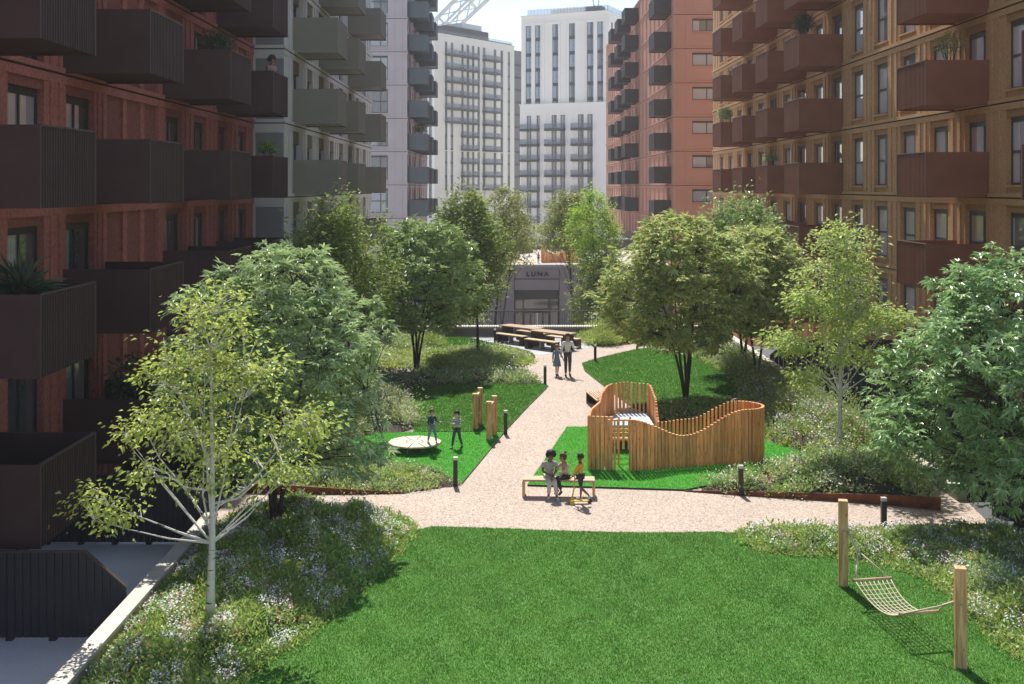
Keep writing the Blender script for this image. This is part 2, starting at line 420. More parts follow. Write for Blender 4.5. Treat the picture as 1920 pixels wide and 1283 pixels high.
def palmate_geo(P, D, l, w, leaflets=5, spread=1.25):
    """sprays of narrow leaflets fanned round one point"""
    n = len(P); D = unit(D)
    up = np.tile([0.0, 0.0, 1.0], (n, 1)) + rng.normal(0, 0.28, (n, 3))
    S = unit(np.cross(D, up)); N = np.cross(S, D)
    Vs, Fs, off = [], [], 0
    for k in range(leaflets):
        a = (k / (leaflets - 1) - 0.5) * 2 * spread
        d = D * math.cos(a) + S * math.sin(a) + N * rng.normal(0.0, 0.14, (n, 1)) - np.array([0, 0, 0.05])
        ll = l * (1 - 0.3 * abs(a) / spread) * rng.uniform(0.8, 1.15, n)
        d = unit(d); s = unit(np.cross(d, N + rng.normal(0, 0.2, (n, 3)))); nn = np.cross(s, d)
        mid = P + d * (ll * 0.45)[:, None]
        V = np.stack([P, mid + s * w * 0.5 + nn * w * 0.2, P + d * ll[:, None] - np.array([0, 0, 1]) * (ll * 0.14)[:, None], mid - s * w * 0.5 + nn * w * 0.2], 1).reshape(-1, 3)
        b = np.arange(n)[:, None] * 4 + off
        Fs.append(np.concatenate([b + [0, 1, 2], b + [0, 2, 3]], 1).reshape(-1, 3)); Vs.append(V); off += 4 * n
    return np.concatenate(Vs), np.concatenate(Fs)


def make_tree(label, base, top, crown, leafmat, n_clusters, per, size, aspect=0.5, style='leaf', bark='bark', stems=1, trunk_r=0.07,
              sigma=0.22, profile='oval', limbs=16, droop=0.3, group=None, fill=0.5, low_limbs=0.18, lean=(0, 0), upright=0.35, twig=0.0, lump=0.2, name='tree', lobes=(), gap=.72, cflat=.62):
    """base (x,y,z); top z; crown (cx, cy, zlow, rx, ry). trunk and crown are one mesh each"""
    bx, by, bz = base; cx, cy, zl, rx, ry = crown; zh = top
    root = empty(name, base)
    tag(root, label, 'tree', group)
    # --- crown cluster centres in an uneven outline
    ph = rng.uniform(0, 6.28, 6)
    t = rng.uniform(0, 1, n_clusters * 3); az = rng.uniform(0, 2 * np.pi, n_clusters * 3)
    if profile == 'oval': rad = np.sqrt(np.clip(1 - (2 * t - 0.92) ** 2 / 1.2, 0.02, 1))
    elif profile == 'dome': rad = np.sqrt(np.clip(1 - ((t - 0.3) / np.where(t > 0.3, 0.72, 0.42)) ** 2, 0.02, 1))
    elif profile == 'pear': rad = np.where(t < 0.3, 0.62 + t * 1.27, np.clip(1.0 - ((t - 0.3) / 0.72) ** 1.15, 0.04, 1))
    else: rad = np.clip(np.minimum(t * 4 + 0.3, (1.08 - t) * 2.4), 0.05, 1)      # column
    lm = 1 + lump * (np.sin(3 * az + ph[0] + 4 * t) + 0.7 * np.sin(5 * az + ph[1] - 7 * t) + 0.6 * np.sin(9 * t + ph[2] + 2 * az)) / 1.6
    rr = rng.uniform(0, 1, len(t)) ** fill
    hole = np.sin(4.1 * az + ph[3] + 5 * t) * np.sin(9 * t + ph[4] + az * 2)
    keep = hole < gap
    X = cx + rad * rr * lm * rx * np.cos(az); Y = cy + rad * rr * lm * ry * np.sin(az)
    Z = zl + (zh - zl) * (t + 0.03 * np.sin(4 * az + ph[5]))
    wgt = rng.uniform(0, 1, len(t)) < np.clip(rad, 0.12, 1)
    C = np.stack([X, Y, Z], 1)[keep & wgt][:n_clusters]
    heads = []
    for (lx, ly, lz, lr, ln) in lobes:      # boughs that reach out of the main crown
        u_ = unit(rng.normal(0, 1, (ln, 3))) * (rng.uniform(.15, 1, (ln, 1)) ** .6) * lr * np.array([1.15, .9, .75])
        heads.append(np.array([[lx, ly, lz]])); C = np.concatenate([np.array([[lx, ly, lz]]) + u_, C])
    # --- stems, limbs and twigs
    mb = MB()
    axis = []
    hgt = zh - bz
    paths = []
    for s in range(stems):
        a = 2 * math.pi * s / max(stems, 1) + 0.5 + random.uniform(-0.3, 0.3)
        fan = 0.0 if stems == 1 else 1.0
        pts, rs = [], []
        for i in range(9):
            u = i / 8
            ww = math.sin(u * 5 + s) * 0.035 * hgt * 0.2
            f = fan * (0.05 + 0.55 * rx * 0.62 * u ** 1.15)
            pts.append(Vector((bx + (cx - bx) * u ** 1.3 + math.cos(a) * f + ww + lean[0] * u, by + (cy - by) * u ** 1.3 + math.sin(a) * f * ry / rx - ww + lean[1] * u, bz + hgt * u * (0.9 if stems == 1 else 0.8))))
            rs.append(max(trunk_r * (1 - 0.9 * u ** 0.8) * (1.25 if i == 0 else 1), 0.008))
        mb.tube(pts, rs, 9 if trunk_r > 0.05 else 6); paths.append((pts, rs))
    nl = limbs
    idx = rng.permutation(len(C))
    limb_pts = [p for pts, _ in paths for p in pts[3:]]
    limb_rs = [0.02] * len(limb_pts)
    for j in range(-len(heads), min(nl, len(C))):
        q = Vector(C[idx[j]]) if j >= 0 else Vector(heads[j][0])
        pts, rs = paths[j % len(paths)]
        # leaves the stem well below its end
        zt = bz + (q.z - bz) * (1 - upright) - 0.25 * math.hypot(q.x - cx, q.y - cy) * upright * 2
        zt = max(bz + low_limbs * hgt, min(zt, bz + hgt * 0.8))
        if j < 0: zt = bz + low_limbs * hgt + .22 * (j + len(heads)); r_low = True
        k = min(range(len(pts)), key=lambda i: abs(pts[i].z - zt))
        a = pts[k]; r0 = max(rs[k] * (0.34 if j >= 0 else .48), 0.01)
        if k < len(pts) - 1 and k > 0:
            u = (zt - pts[k].z) / max(pts[k + 1].z - pts[k].z, 1e-6)
            if 0 < u < 1: a = pts[k].lerp(pts[k + 1], u)
        m1 = a.lerp(q, 0.35) + Vector((random.uniform(-.1, .1), random.uniform(-.1, .1), random.uniform(-0.12, 0.02)))
        m2 = a.lerp(q, 0.7) + Vector((random.uniform(-.08, .08), random.uniform(-.08, .08), random.uniform(-0.02, 0.1)))
        P = [a, a.lerp(m1, 0.5), m1, m1.lerp(m2, 0.5), m2, q]
        mb.tube(P, [r0, r0 * .85, r0 * .7, r0 * .55, r0 * .4, r0 * .2], 6, cap=False)
        for v in P[1:]: limb_pts.append(v)
    LP = np.array([list(v) for v in limb_pts])
    for c in C[idx[nl:]]:
        d = np.linalg.norm(LP - c, axis=1) + np.where(LP[:, 2] > c[2], 0.4, 0)
        a = Vector(LP[int(np.argmin(d))]); q = Vector(c)
        if (q - a).length < 1.6:
            mb.tube([a, a.lerp(q, 0.55) + Vector((0, 0, 0.05)), q], [0.011, 0.008, 0.004], 4, cap=False)
    tm = mb.mesh('trunk', M[bark]); tm.transform(Matrix.Translation((-bx, -by, -bz)))
    obj('trunk', tm, root)
    # --- leaves
    n = len(C) * per
    ci = np.repeat(np.arange(len(C)), per)
    sc = rng.uniform(0.6, 1.25, len(C))[ci][:, None]
    off = rng.normal(0, 1, (n, 3)) * np.array([sigma, sigma, sigma * cflat]) * sc
    if twig: off[:, 2] += np.abs(rng.normal(0, twig, n))
    P = C[ci] + off
    out = unit(P - np.array([cx, cy, zl + (zh - zl) * 0.4]))
    D = unit(off + 1e-6) * np.array([.8, .8, .35]) + out * np.array([.5, .5, .2]) + rng.normal(0, 0.55, (n, 3)) * np.array([1, 1, .55]) + np.array([0, 0, -droop])
    sz = size * rng.uniform(0.5, 1.35, n)
    if style == 'leaf': V, F = leaf_geo(P, D, sz, sz * aspect)
    else: V, F = palmate_geo(P, D, sz, size * aspect)
    obj('crown', np_mesh('crown', V - np.array(base), F, M[leafmat]), root)
    return root


def poly_world(px, z=0.0, lim=(-6.5, 10.75)):
    P = np.array([g(x, y, z) for x, y in px])
    if lim: P[:, 0] = np.clip(P[:, 0], lim[0], lim[1])
    return P


def inside(P, Q):
    """which of the points Q lie in the outline P"""
    x, y = Q[:, 0], Q[:, 1]; c = np.zeros(len(Q), bool); n = len(P)
    for i in range(n):
        x0, y0 = P[i]; x1, y1 = P[(i + 1) % n]
        if y0 == y1: continue
        c ^= ((y0 > y) != (y1 > y)) & (x < (x1 - x0) * (y - y0) / (y1 - y0) + x0)
    return c


def edge_dist(P, Q):
    d = np.full(len(Q), 1e9); n = len(P)
    for i in range(n):
        a = P[i]; b = P[(i + 1) % n]; ab = b - a; L2 = max((ab ** 2).sum(), 1e-9)
        t = np.clip(((Q - a) @ ab) / L2, 0, 1)[:, None]
        d = np.minimum(d, np.linalg.norm(Q - (a + t * ab), axis=1))
    return d


def sample_poly(P, n):
    lo, hi = P.min(0), P.max(0); out = []; c = 0
    while c < n:
        Q = rng.uniform(lo, hi, (max(n, 256), 2)); Q = Q[inside(P, Q)]; out.append(Q); c += len(Q)
        if len(Q) == 0 and len(out) > 50: break
    return np.concatenate(out)[:n]


def area(P):
    x, y = P[:, 0], P[:, 1]
    return 0.5 * abs(np.dot(x, np.roll(y, -1)) - np.dot(y, np.roll(x, -1)))


def smooth_poly(P, it=2):
    for _ in range(it):
        Q = np.roll(P, -1, 0); P = np.stack([P * 0.75 + Q * 0.25, P * 0.25 + Q * 0.75], 1).reshape(-1, 2)
    return P


def wob(Q, s=1.0, seed=0.0):
    x, y = Q[:, 0] * s, Q[:, 1] * s
    return (np.sin(1.7 * x + 1.3 * y + seed) + np.sin(2.9 * x - 2.1 * y + 2 + seed * 2) + np.sin(0.9 * y + 3.7 * x + 1 + seed)) / 3


def lawn(name, label, px, density, blade_h, blade_w, ground, blade, z=0.045, corner=1, lim=(-6.5, 10.75)):
    P = smooth_poly(poly_world(px, lim=lim), corner)
    mb = MB().prism([tuple(p) for p in P], -0.04, z)
    mb.m = [0, 0] + [1] * (len(mb.f) - 2)
    o = mb.obj(name, [M[ground], M['bollard']]); tag(o, kind='structure')
    n = int(area(P) * density)
    Q = sample_poly(P, n); n = len(Q)
    a = rng.uniform(0, 2 * np.pi, n); h = blade_h * rng.uniform(0.55, 1.25, n) * (1 + 0.18 * wob(Q, 2.2)); w = blade_w * rng.uniform(0.7, 1.3, n)
    d = np.stack([np.cos(a), np.sin(a)], 1); le = rng.normal(0, 0.45, (n, 2)) * h[:, None]
    V = np.zeros((n, 3, 3)); V[:, 0, :2] = Q - d * w[:, None] / 2; V[:, 1, :2] = Q + d * w[:, None] / 2; V[:, 2, :2] = Q + le
    V[:, 0, 2] = z - 0.002; V[:, 1, 2] = z - 0.002; V[:, 2, 2] = z + h
    F = np.arange(n * 3).reshape(-1, 3)
    gr = obj('grass', np_mesh('grass', V.reshape(-1, 3), F, M[blade]))
    tag(gr, label, 'grass', kind='stuff')
    return P


def bed_height(P, Q, hgt, seed):
    d = edge_dist(P, Q); t = np.clip(d / 0.9, 0, 1); t = t * t * (3 - 2 * t)
    return hgt * t * (0.75 + 0.45 * wob(Q, 1.1, seed) + 0.3 * wob(Q, 2.7, seed + 3)) + 0.02


def bed(px, hgt, label, plants, flowers=(), flabel=None, lim=(-6.5, 10.75), corner=1, soil='soil'):
    P = smooth_poly(poly_world(px, lim=lim), corner); seed = float(P[0, 0])
    # mounded soil on a grid
    st = 0.16; lo, hi = P.min(0) - st, P.max(0) + st
    xs, ys = np.arange(lo[0], hi[0], st), np.arange(lo[1], hi[1], st)
    GX, GY = np.meshgrid(xs, ys, indexing='ij'); Q = np.stack([GX.ravel(), GY.ravel()], 1)
    ins = inside(P, Q); d = edge_dist(P, Q)
    z = np.where(ins, bed_height(P, Q, hgt, seed), -0.03)
    ok = (ins | (d < st * 1.2)).reshape(GX.shape); I = np.arange(len(Q)).reshape(GX.shape)
    cell = ok[:-1, :-1] & ok[1:, :-1] & ok[1:, 1:] & ok[:-1, 1:]
    F = np.stack([I[:-1, :-1][cell], I[1:, :-1][cell], I[1:, 1:][cell], I[:-1, 1:][cell]], 1)
    o = obj('soil', np_mesh('soil', np.stack([Q[:, 0], Q[:, 1], z], 1), F, M[soil], smooth=True)); tag(o, kind='structure')
    Vs, Fs, Ms, mats, off = [], [], [], [], 0

    def put(V, F, mk):
        nonlocal off
        if mk not in mats: mats.append(mk)
        Vs.append(V); Fs.append(F + off); Ms.append(np.full(len(F), mats.index(mk))); off += len(V)
    A = area(P)
    for kind, mk, dens, sz, h in plants:
        n = max(int(A * dens), 1); C = sample_poly(P, n); n = len(C)
        # drifts: each kind keeps to its own patches
        if dens < 60:
            k = wob(C, 0.9, seed + len(mk) * 1.7 + dens) > -0.25; C = C[k]; n = len(C)
            if n == 0: continue
        cz = bed_height(P, C, hgt, seed)
        if kind == 'tuft':
            m = 9; ci = np.repeat(np.arange(n), m); nn = n * m
            p = np.column_stack([C[ci] + rng.normal(0, sz * 0.35, (nn, 2)), cz[ci]])
            dd = np.column_stack([rng.normal(0, 0.8, (nn, 2)), np.ones(nn)])
            V, F = leaf_geo(p, dd, h * rng.uniform(0.5, 1.2, nn), sz * 0.12 * np.ones(nn), fold=0.1)
        elif kind == 'bush':
            m = int(26 + 60 * sz); ci = np.repeat(np.arange(n), m); nn = n * m
            u = unit(rng.normal(0, 1, (nn, 3))); u[:, 2] = np.abs(u[:, 2])
            s = (sz * rng.uniform(0.6, 1.3, n))[ci][:, None]
            p = np.column_stack([C[ci], cz[ci]]) + u * s * np.array([1, 1, h / sz]) * rng.uniform(0.55, 1.05, (nn, 1))
            V, F = leaf_geo(p, u + rng.normal(0, 0.5, (nn, 3)), 0.085 * rng.uniform(0.6, 1.3, nn), 0.045 * np.ones(nn))
        put(V, F, mk)
    if Vs:
        gc = obj('ground_cover', np_mesh('ground_cover', np.concatenate(Vs), np.concatenate(Fs), [M[k] for k in mats], np.concatenate(Ms)))
        tag(gc, label, 'ground cover', kind='stuff')
    Vs, Fs, Ms, mats, off = [], [], [], [], 0
    for mk, dens, r, h, thr in flowers:
        n = int(A * dens); C = sample_poly(P, n)
        C = C[wob(C, 2.1, seed + len(mk)) + 0.5 * wob(C, 5.0, len(mk)) > thr]; n = len(C)
        if n == 0: continue
        z = bed_height(P, C, hgt, seed) + h * rng.uniform(0.6, 1.3, n)
        a0 = rng.uniform(0, 6.28, n); tl = rng.normal(0, 0.5, (n, 2)); V = np.zeros((n, 6, 3)); rs = r * rng.uniform(0.6, 1.25, n)
        for k in range(6):
            ca, sa = np.cos(a0 + k * np.pi / 3), np.sin(a0 + k * np.pi / 3)
            V[:, k, 0] = C[:, 0] + rs * ca; V[:, k, 1] = C[:, 1] + rs * sa; V[:, k, 2] = z + rs * (ca * tl[:, 0] + sa * tl[:, 1])
        b = np.arange(n)[:, None] * 6
        put(V.reshape(-1, 3), np.concatenate([b + [0, 1, 2], b + [0, 2, 3], b + [0, 3, 4], b + [0, 4, 5]], 1).reshape(-1, 3), mk)
    if Vs:
        fl = obj('wildflowers', np_mesh('wildflowers', np.concatenate(Vs), np.concatenate(Fs), [M[k] for k in mats], np.concatenate(Ms)))
        tag(fl, flabel or label, 'flowers', kind='stuff')
    return P


def shrub(label, x, y, r, h, mk, size=0.09, n=900, z=0.0, aspect=0.45, flower=None, group=None):
    root = empty('shrub', (x, y, z)); tag(root, label, 'shrub', group)
    ncl = max(int(n / 30), 6)
    u = unit(rng.normal(0, 1, (ncl, 3))); u[:, 2] = np.abs(u[:, 2])
    C = u * np.array([r, r, h]) * rng.uniform(0.35, 1.0, (ncl, 1)) * (1 + 0.2 * rng.normal(0, 1, (ncl, 1)))
    ci = np.repeat(np.arange(ncl), n // ncl); nn = len(ci)
    P = C[ci] + rng.normal(0, r * 0.2, (nn, 3)); P[:, 2] = np.abs(P[:, 2])
    D = unit(P + 1e-6) + rng.normal(0, 0.5, (nn, 3)) + np.array([0, 0, 0.2])
    V, F = leaf_geo(P, D, size * rng.uniform(0.6, 1.25, nn), size * aspect * np.ones(nn))
    obj('foliage', np_mesh('foliage', V, F, M[mk]), root)
    mb = MB()
    for c in C[:: max(1, ncl // 10)]: mb.tube([(0, 0, -0.05), tuple(c * 0.5 + np.array([0, 0, .03])), tuple(c)], [0.012, 0.008, 0.004], 4)
    mb.obj('stem', M['bark'], root)
    if flower:
        k = rng.permutation(nn)[: nn // 6]; V, F = leaf_geo(P[k] * 1.04, D[k], 0.04 * np.ones(len(k)), 0.05 * np.ones(len(k)))
        obj('blossom', np_mesh('blossom', V, F, M[flower]), root)
    return root
# ------------------------------------------------------------------ buildings
_wc = {}


def win_mesh(w, h, style, fm, gm):
    key = (round(w, 2), round(h, 2), style, fm, gm)
    if key in _wc: return _wc[key]
    t = 0.07; fr = MB()
    fr.box(-w / 2, -w / 2 + t, 0, .09, 0, h).box(w / 2 - t, w / 2, 0, .09, 0, h).box(-w / 2 + t, w / 2 - t, 0, .09, 0, t).box(-w / 2 + t, w / 2 - t, 0, .09, h - t * (2.4 if style != 'far' else 1), h)
    if style == 'tilt':      # one mullion off centre, a transom across
        fr.box(w * .16, w * .16 + t, .005, .085, t, h - t * 2.4); fr.box(-w / 2 + t, w / 2 - t, .003, .087, h * .47, h * .47 + t * 1.2)
    elif style == 'door':
        fr.box(-t / 2, t / 2, .005, .085, t, h - t * 2.4)
    elif style == 'wide':
        fr.box(-t / 2, t / 2, .005, .085, t, h - t * 2.4)
    elif style == 'far':
        fr.box(w * .1, w * .1 + t, .005, .085, t, h - t); fr.box(w * .1 + t, w / 2 - t, .003, .087, h * .48, h * .48 + t)
    pn = MB().box(-w / 2 + t * .5, w / 2 - t * .5, .045, .06, t * .5, h - t * .5)
    _wc[key] = (fr.mesh('window', M[fm]), pn.mesh('pane', M[gm]))
    return _wc[key]


def place(F, x, y, z):
    c, s = math.cos(R(F[2])), math.sin(R(F[2]))
    return Vector((F[0] + c * x - s * y, F[1] + s * x + c * y, z))


def windows(root, F, items, fm, gm, y=0.18, cap=100):
    """items (s_centre, z_bottom, w, h, style): each a part with its pane; beyond the cap the farthest become one part"""
    items = sorted(items, key=lambda i: (place(F, i[0], 0, i[1]) - Vector((0, 0, H))).length)
    used = root.get('_nw', 0)
    rest = MB(); nrest = 0
    for i, (s, zb, w, h, st) in enumerate(items):
        fr, pn = win_mesh(w, h, st, fm, gm)
        if used + i < cap:
            a = obj('window', fr, root, place(F, s, y, zb) - root.location, R(F[2])); obj('pane', pn, a)
        else:
            nrest += 1
            for me, mi in ((fr, 0), (pn, 1)):
                rest.add([(v.co.x + s, v.co.y + y, v.co.z + zb) for v in me.vertices], [tuple(p.vertices) for p in me.polygons], mi)
    root['_nw'] = used + len(items)
    if nrest:
        o = rest.obj('window', [M[fm], M[gm]], root, Vector((F[0], F[1], 0)) - root.location, R(F[2])); o['kind'] = 'stuff'


def facade(root, F, L, z0, z1, bays, joints, wb, wt, mats, depth, rec=0.28, ribs=True, bands=True, part='wall', roof=True):
    """a storeyed wall: body behind, piers, spandrels, lintels, ledges, joints all real relief. bays (s0,s1,'w'|'b')"""
    mb = MB()
    mb.box(0, L, rec, depth, z0, z1, 0)
    bays = sorted(bays)
    edges = [0.0]
    for b in bays: edges += [b[0], b[1]]
    edges.append(L)
    for i in range(0, len(edges), 2):
        a, b = edges[i], edges[i + 1]
        if b - a < 0.01: continue
        mb.box(a, b, 0, rec, z0, z1, 0)
    for j in joints:
        nj = j + (joints[1] - joints[0] if len(joints) > 1 else 3.1)
        for (s0, s1, k) in bays:
            lo, hi = max(j, z0), min(nj, z1)
            if hi <= lo: continue
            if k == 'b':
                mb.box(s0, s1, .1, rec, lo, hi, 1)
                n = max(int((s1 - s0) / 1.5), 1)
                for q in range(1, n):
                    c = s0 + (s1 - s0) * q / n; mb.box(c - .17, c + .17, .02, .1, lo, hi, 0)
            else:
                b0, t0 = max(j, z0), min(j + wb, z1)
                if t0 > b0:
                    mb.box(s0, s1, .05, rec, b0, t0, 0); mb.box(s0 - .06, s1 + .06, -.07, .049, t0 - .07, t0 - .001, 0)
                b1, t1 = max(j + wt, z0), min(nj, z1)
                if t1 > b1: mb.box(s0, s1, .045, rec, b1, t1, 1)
        if bands and z0 <= j < z1:
            mb.box(-.06, L + .06, -.075, 0, j + .02, j + .15, 0)
            mb.box(-.05, L + .05, -.035, 0, j - .24, j - .03, 0)
            mb.box(-.01, L + .01, -.012, 0, j - .03, j + .02, 2)
        if ribs:
            for i in range(0, len(edges), 2):
                a, b = edges[i], edges[i + 1]
                if b - a > 0.7:
                    for c in (a + (b - a) * .3, a + (b - a) * .7):
                        lo, hi = max(j + .15, z0), min(nj - .24, z1)
                        if hi > lo: mb.box(c - .1, c + .1, -.04, 0, lo, hi, 0)
    if roof: mb.box(-.05, L + .05, -.09, depth + .05, z1, z1 + .25, 0)
    return mb.obj(part, [M[k] for k in mats], root, Vector((F[0], F[1], 0)) - root.location, R(F[2]))


_bc = {}


def balcony(root, F, s0, zb, L, d, h, m, me, plain=False, proud=0.0):
    """a part of its building: slab with two solid side panels and a ribbed front. s0 start along the wall"""
    key = (L, d, h, m)
    if key not in _bc:
        sl = MB().box(.045, L - .045, -d + .05, 0, .06, .24).mesh('balcony', M[m])
        si = MB(); si.box(0, .04, -d, -.001, 0, h, 0); si.box(-.004, .044, -d - .02, -d, 0, h, 1)
        si = si.mesh('side_panel', [M[m], M[me]])
        fr = MB(); fr.box(.044, L - .044, -d + .012, -d + .03, 0, h - .02, 2)
        n = int((L - .1) / .115)
        for i in range(n):
            x = .06 + i * (L - .12) / (n - 1); fr.box(x - .024, x + .024, -d - .004, -d + .012, 0.01, h - .03, 0)
        fr.box(.044, L - .044, -d - .02, -d + .04, h - .02, h + .015, 1)
        _bc[key] = (sl, si, fr.mesh('slatted_front', [M[m], M[me], M['joint']]))
    sl, si, fr = _bc[key]
    b = obj('balcony', sl, root, place(F, s0, -proud, zb) - root.location, R(F[2]))
    obj('side_panel', si, b); obj('side_panel', si, b, (L - .04, 0, 0)); obj('slatted_front', fr, b)
    return b


def jz(base, n0, n1): return [base + 3.1 * k for k in range(n0, n1)]


# --- dark red block
red = empty('apartment_building', (-10.55, 28, -0.5)); tag(red, 'dark red apartment block with rows of near-black brown metal balconies', 'building')
FR = (-10.55, 8.0, 90)
bays = [(11, 13, 'w'), (14.2, 16.1, 'w'), (17.6, 19.4, 'w'), (20.9, 22.8, 'w'), (24.1, 26.0, 'w'), (27.3, 29.2, 'w'), (30.1, 34.6, 'b'), (35.3, 37.1, 'w'), (38.5, 40.1, 'w'), (41.7, 43.2, 'w'), (44.9, 46.3, 'w')]
bays = [(a - 8, b - 8, k) for a, b, k in bays]
JR = jz(7.08, -3, 6)
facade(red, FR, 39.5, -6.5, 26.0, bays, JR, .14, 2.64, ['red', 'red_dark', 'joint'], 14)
windows(red, FR, [((a + b) / 2, j + .14, b - a, 2.5, 'door') for a, b, k in bays if k == 'w' for j in JR[:7] if a > 4], 'frame_dark', 'glass_red', y=.16)
for Y in (20.7, 27.1, 35.0, 41.4):
    for k in range(-2, 4): balcony(red, FR, Y - 8, 7.11 + 3.1 * k, 2.8, 2.07, 1.53, 'balc_dark', 'balc_dark_edge')

# --- pale grey block beyond it
wht = empty('apartment_building', (-9.26, 62, -0.5)); tag(wht, 'pale grey panelled apartment block with taupe metal balconies', 'building')
FW = (-9.26, 47.52, 90)
wy = [(49.6, 51.2), (53.1, 54.6), (56.4, 58.1), (59.9, 61.3), (63.3, 64.9), (67, 68.6), (70.4, 71.9), (73.8, 75.3)]
bays = [(a - 47.52, b - 47.52, 'w') for a, b in wy]
JW = jz(7.08, -3, 7)
facade(wht, FW, 30.9, -6.5, 29.0, bays, JW, .14, 2.3, ['white_clad', 'olive', 'joint'], 12)
windows(wht, FW, [((a + b) / 2, j + .14, b - a, 2.16, 'door') for a, b, k in bays for j in JW[2:9]], 'frame', 'glass_white', y=.17)
for Y in (49.5, 56.5, 66.6):
    for k in range(-1, 5): balcony(wht, FW, Y - 47.52, 7.15 + 3.1 * k, 3.0, 1.93, 1.53, 'balc_taupe', 'balc_taupe_edge')
ret = MB()      # return wall that faces the garden, with its corrugated bays
for k in range(-3, 6):
    z = 7.08 + 3.1 * k
    ret.box(0, 1.24, -.045, 0, z + .02, z + .16, 0).box(0, 1.24, -.03, 0, z - .4, z - .03, 0).box(0, 1.24, -.01, 0, z - .03, z + .02, 2)
    for i in range(14): ret.box(.1 + i * .08, .14 + i * .08, -.03, 0, z + .17, z + 2.69, 1)
    ret.box(0.06, 1.24, -.004, 0, z + .17, z + 2.69, 1)
ret.obj('return_wall', [M['white_clad'], M['white_panel'], M['joint']], wht, Vector((-10.5, 47.515, 0)) - wht.location)

# --- lilac block
lil = empty('apartment_building', (-9.17, 119, -6.5)); tag(lil, 'lilac grey apartment block with blue-grey metal balconies', 'building')
FLf = (-25.0, 106.0, 0)
JL = jz(7.7, -4, 8)
bl = [(2, 4.5, 'w'), (7, 9.5, 'w'), (11.9, 14.03, 'w')]
facade(lil, FLf, 15.83, -6.5, 33.0, bl, JL, .5, 2.75, ['lilac', 'lilac', 'joint'], 27.0)
windows(lil, FLf, [((a + b) / 2, j + .5, b - a, 2.25, 'tilt') for a, b, k in bl[2:] for j in JL[3:11]], 'frame', 'glass_far', y=.15)
FLs = (-9.17, 106.3, 90)
bs = [(a, a + 1.5, 'w') for a in np.arange(1.0, 25, 2.9)]
facade(lil, FLs, 26.6, -6.5, 33.0, bs, JL, .14, 2.5, ['lilac', 'lilac_band', 'joint'], .5, roof=False)
windows(lil, FLs, [((a + b) / 2, j + .14, b - a, 2.36, 'door') for a, b, k in bs for j in JL[3:11]], 'frame', 'glass_white', y=.17)
for Y in (106.5, 113.2, 120.0):
    for k in range(-1, 7): balcony(lil, FLs, Y - 106.3, 7.86 + 3.1 * k, 3.1, 1.82, 1.53, 'balc_blue', 'balc_blue_edge')

# --- ochre block
och = empty('apartment_building', (16.3, 60, -0.6)); tag(och, 'ochre brown apartment block with red-brown metal balconies and tall windows', 'building')
FO = (16.3, 89.4, -90)
wc = [39.5 + 3.31 * k for k in range(-4, 15)]
bays = sorted([(89.4 - c - .88, 89.4 - c + .88, 'w') for c in wc if c + .9 < 89.2])
JO = jz(7.15, -4, 6)
facade(och, FO, 66.0, -6.5, 26.9, bays, JO, .42, 2.62, ['ochre', 'ochre_dark', 'joint'], 14)
windows(och, FO, [((a + b) / 2, j + .42, b - a, 2.2, 'tilt') for a, b, k in bays for j in JO[2:9]], 'frame', 'glass_ochre', y=.17)
for Y in (28.35, 38.3, 54.9, 61.5, 68.1, 74.9):
    for k in range(-2, 5): balcony(och, FO, 89.4 - Y - 2.85, 7.15 + 3.1 * k, 2.85, 2.14, 1.53, 'balc_brown', 'balc_brown_edge')

# --- terracotta block
ter = empty('apartment_building', (15.24, 138, -6.5)); tag(ter, 'terracotta apartment block with dark grey metal balconies and wide end windows', 'building')
JT = jz(7.65, -4, 7)
FTf = (15.24, 103.2, 0)
bt = [(1.69, 4.35, 'w'), (7.5, 10.2, 'w'), (13, 15.7, 'w')]
facade(ter, FTf, 20.0, -6.5, 28.6, bt, JT, 1.58, 2.75, ['terra', 'terra', 'joint'], 69)
windows(ter, FTf, [((a + b) / 2, j + 1.58, b - a, 1.17, 'wide') for a, b, k in bt for j in JT[3:10]], 'frame_dark', 'glass_white', y=.12)
FTs = (15.24, 172.2, -90)
bs = sorted([(172.2 - c - .75, 172.2 - c + .75, 'w') for c in np.arange(104.9, 171, 3.3)])
facade(ter, FTs, 68.7, -6.5, 28.6, bs, JT, .14, 2.6, ['terra', 'terra_dark', 'joint'], .5, roof=False)
windows(ter, FTs, [((a + b) / 2, j + .14, b - a, 2.46, 'door') for a, b, k in bs for j in JT[3:10]], 'frame', 'glass_white', y=.17)
for Y in (104.6, 130, 138.6, 147.2):
    for k in range(-1, 7): balcony(ter, FTs, 172.2 - Y - 3.6, 7.86 + 3.1 * k, 3.6, 1.61, 1.53, 'balc_black', 'balc_black_edge')

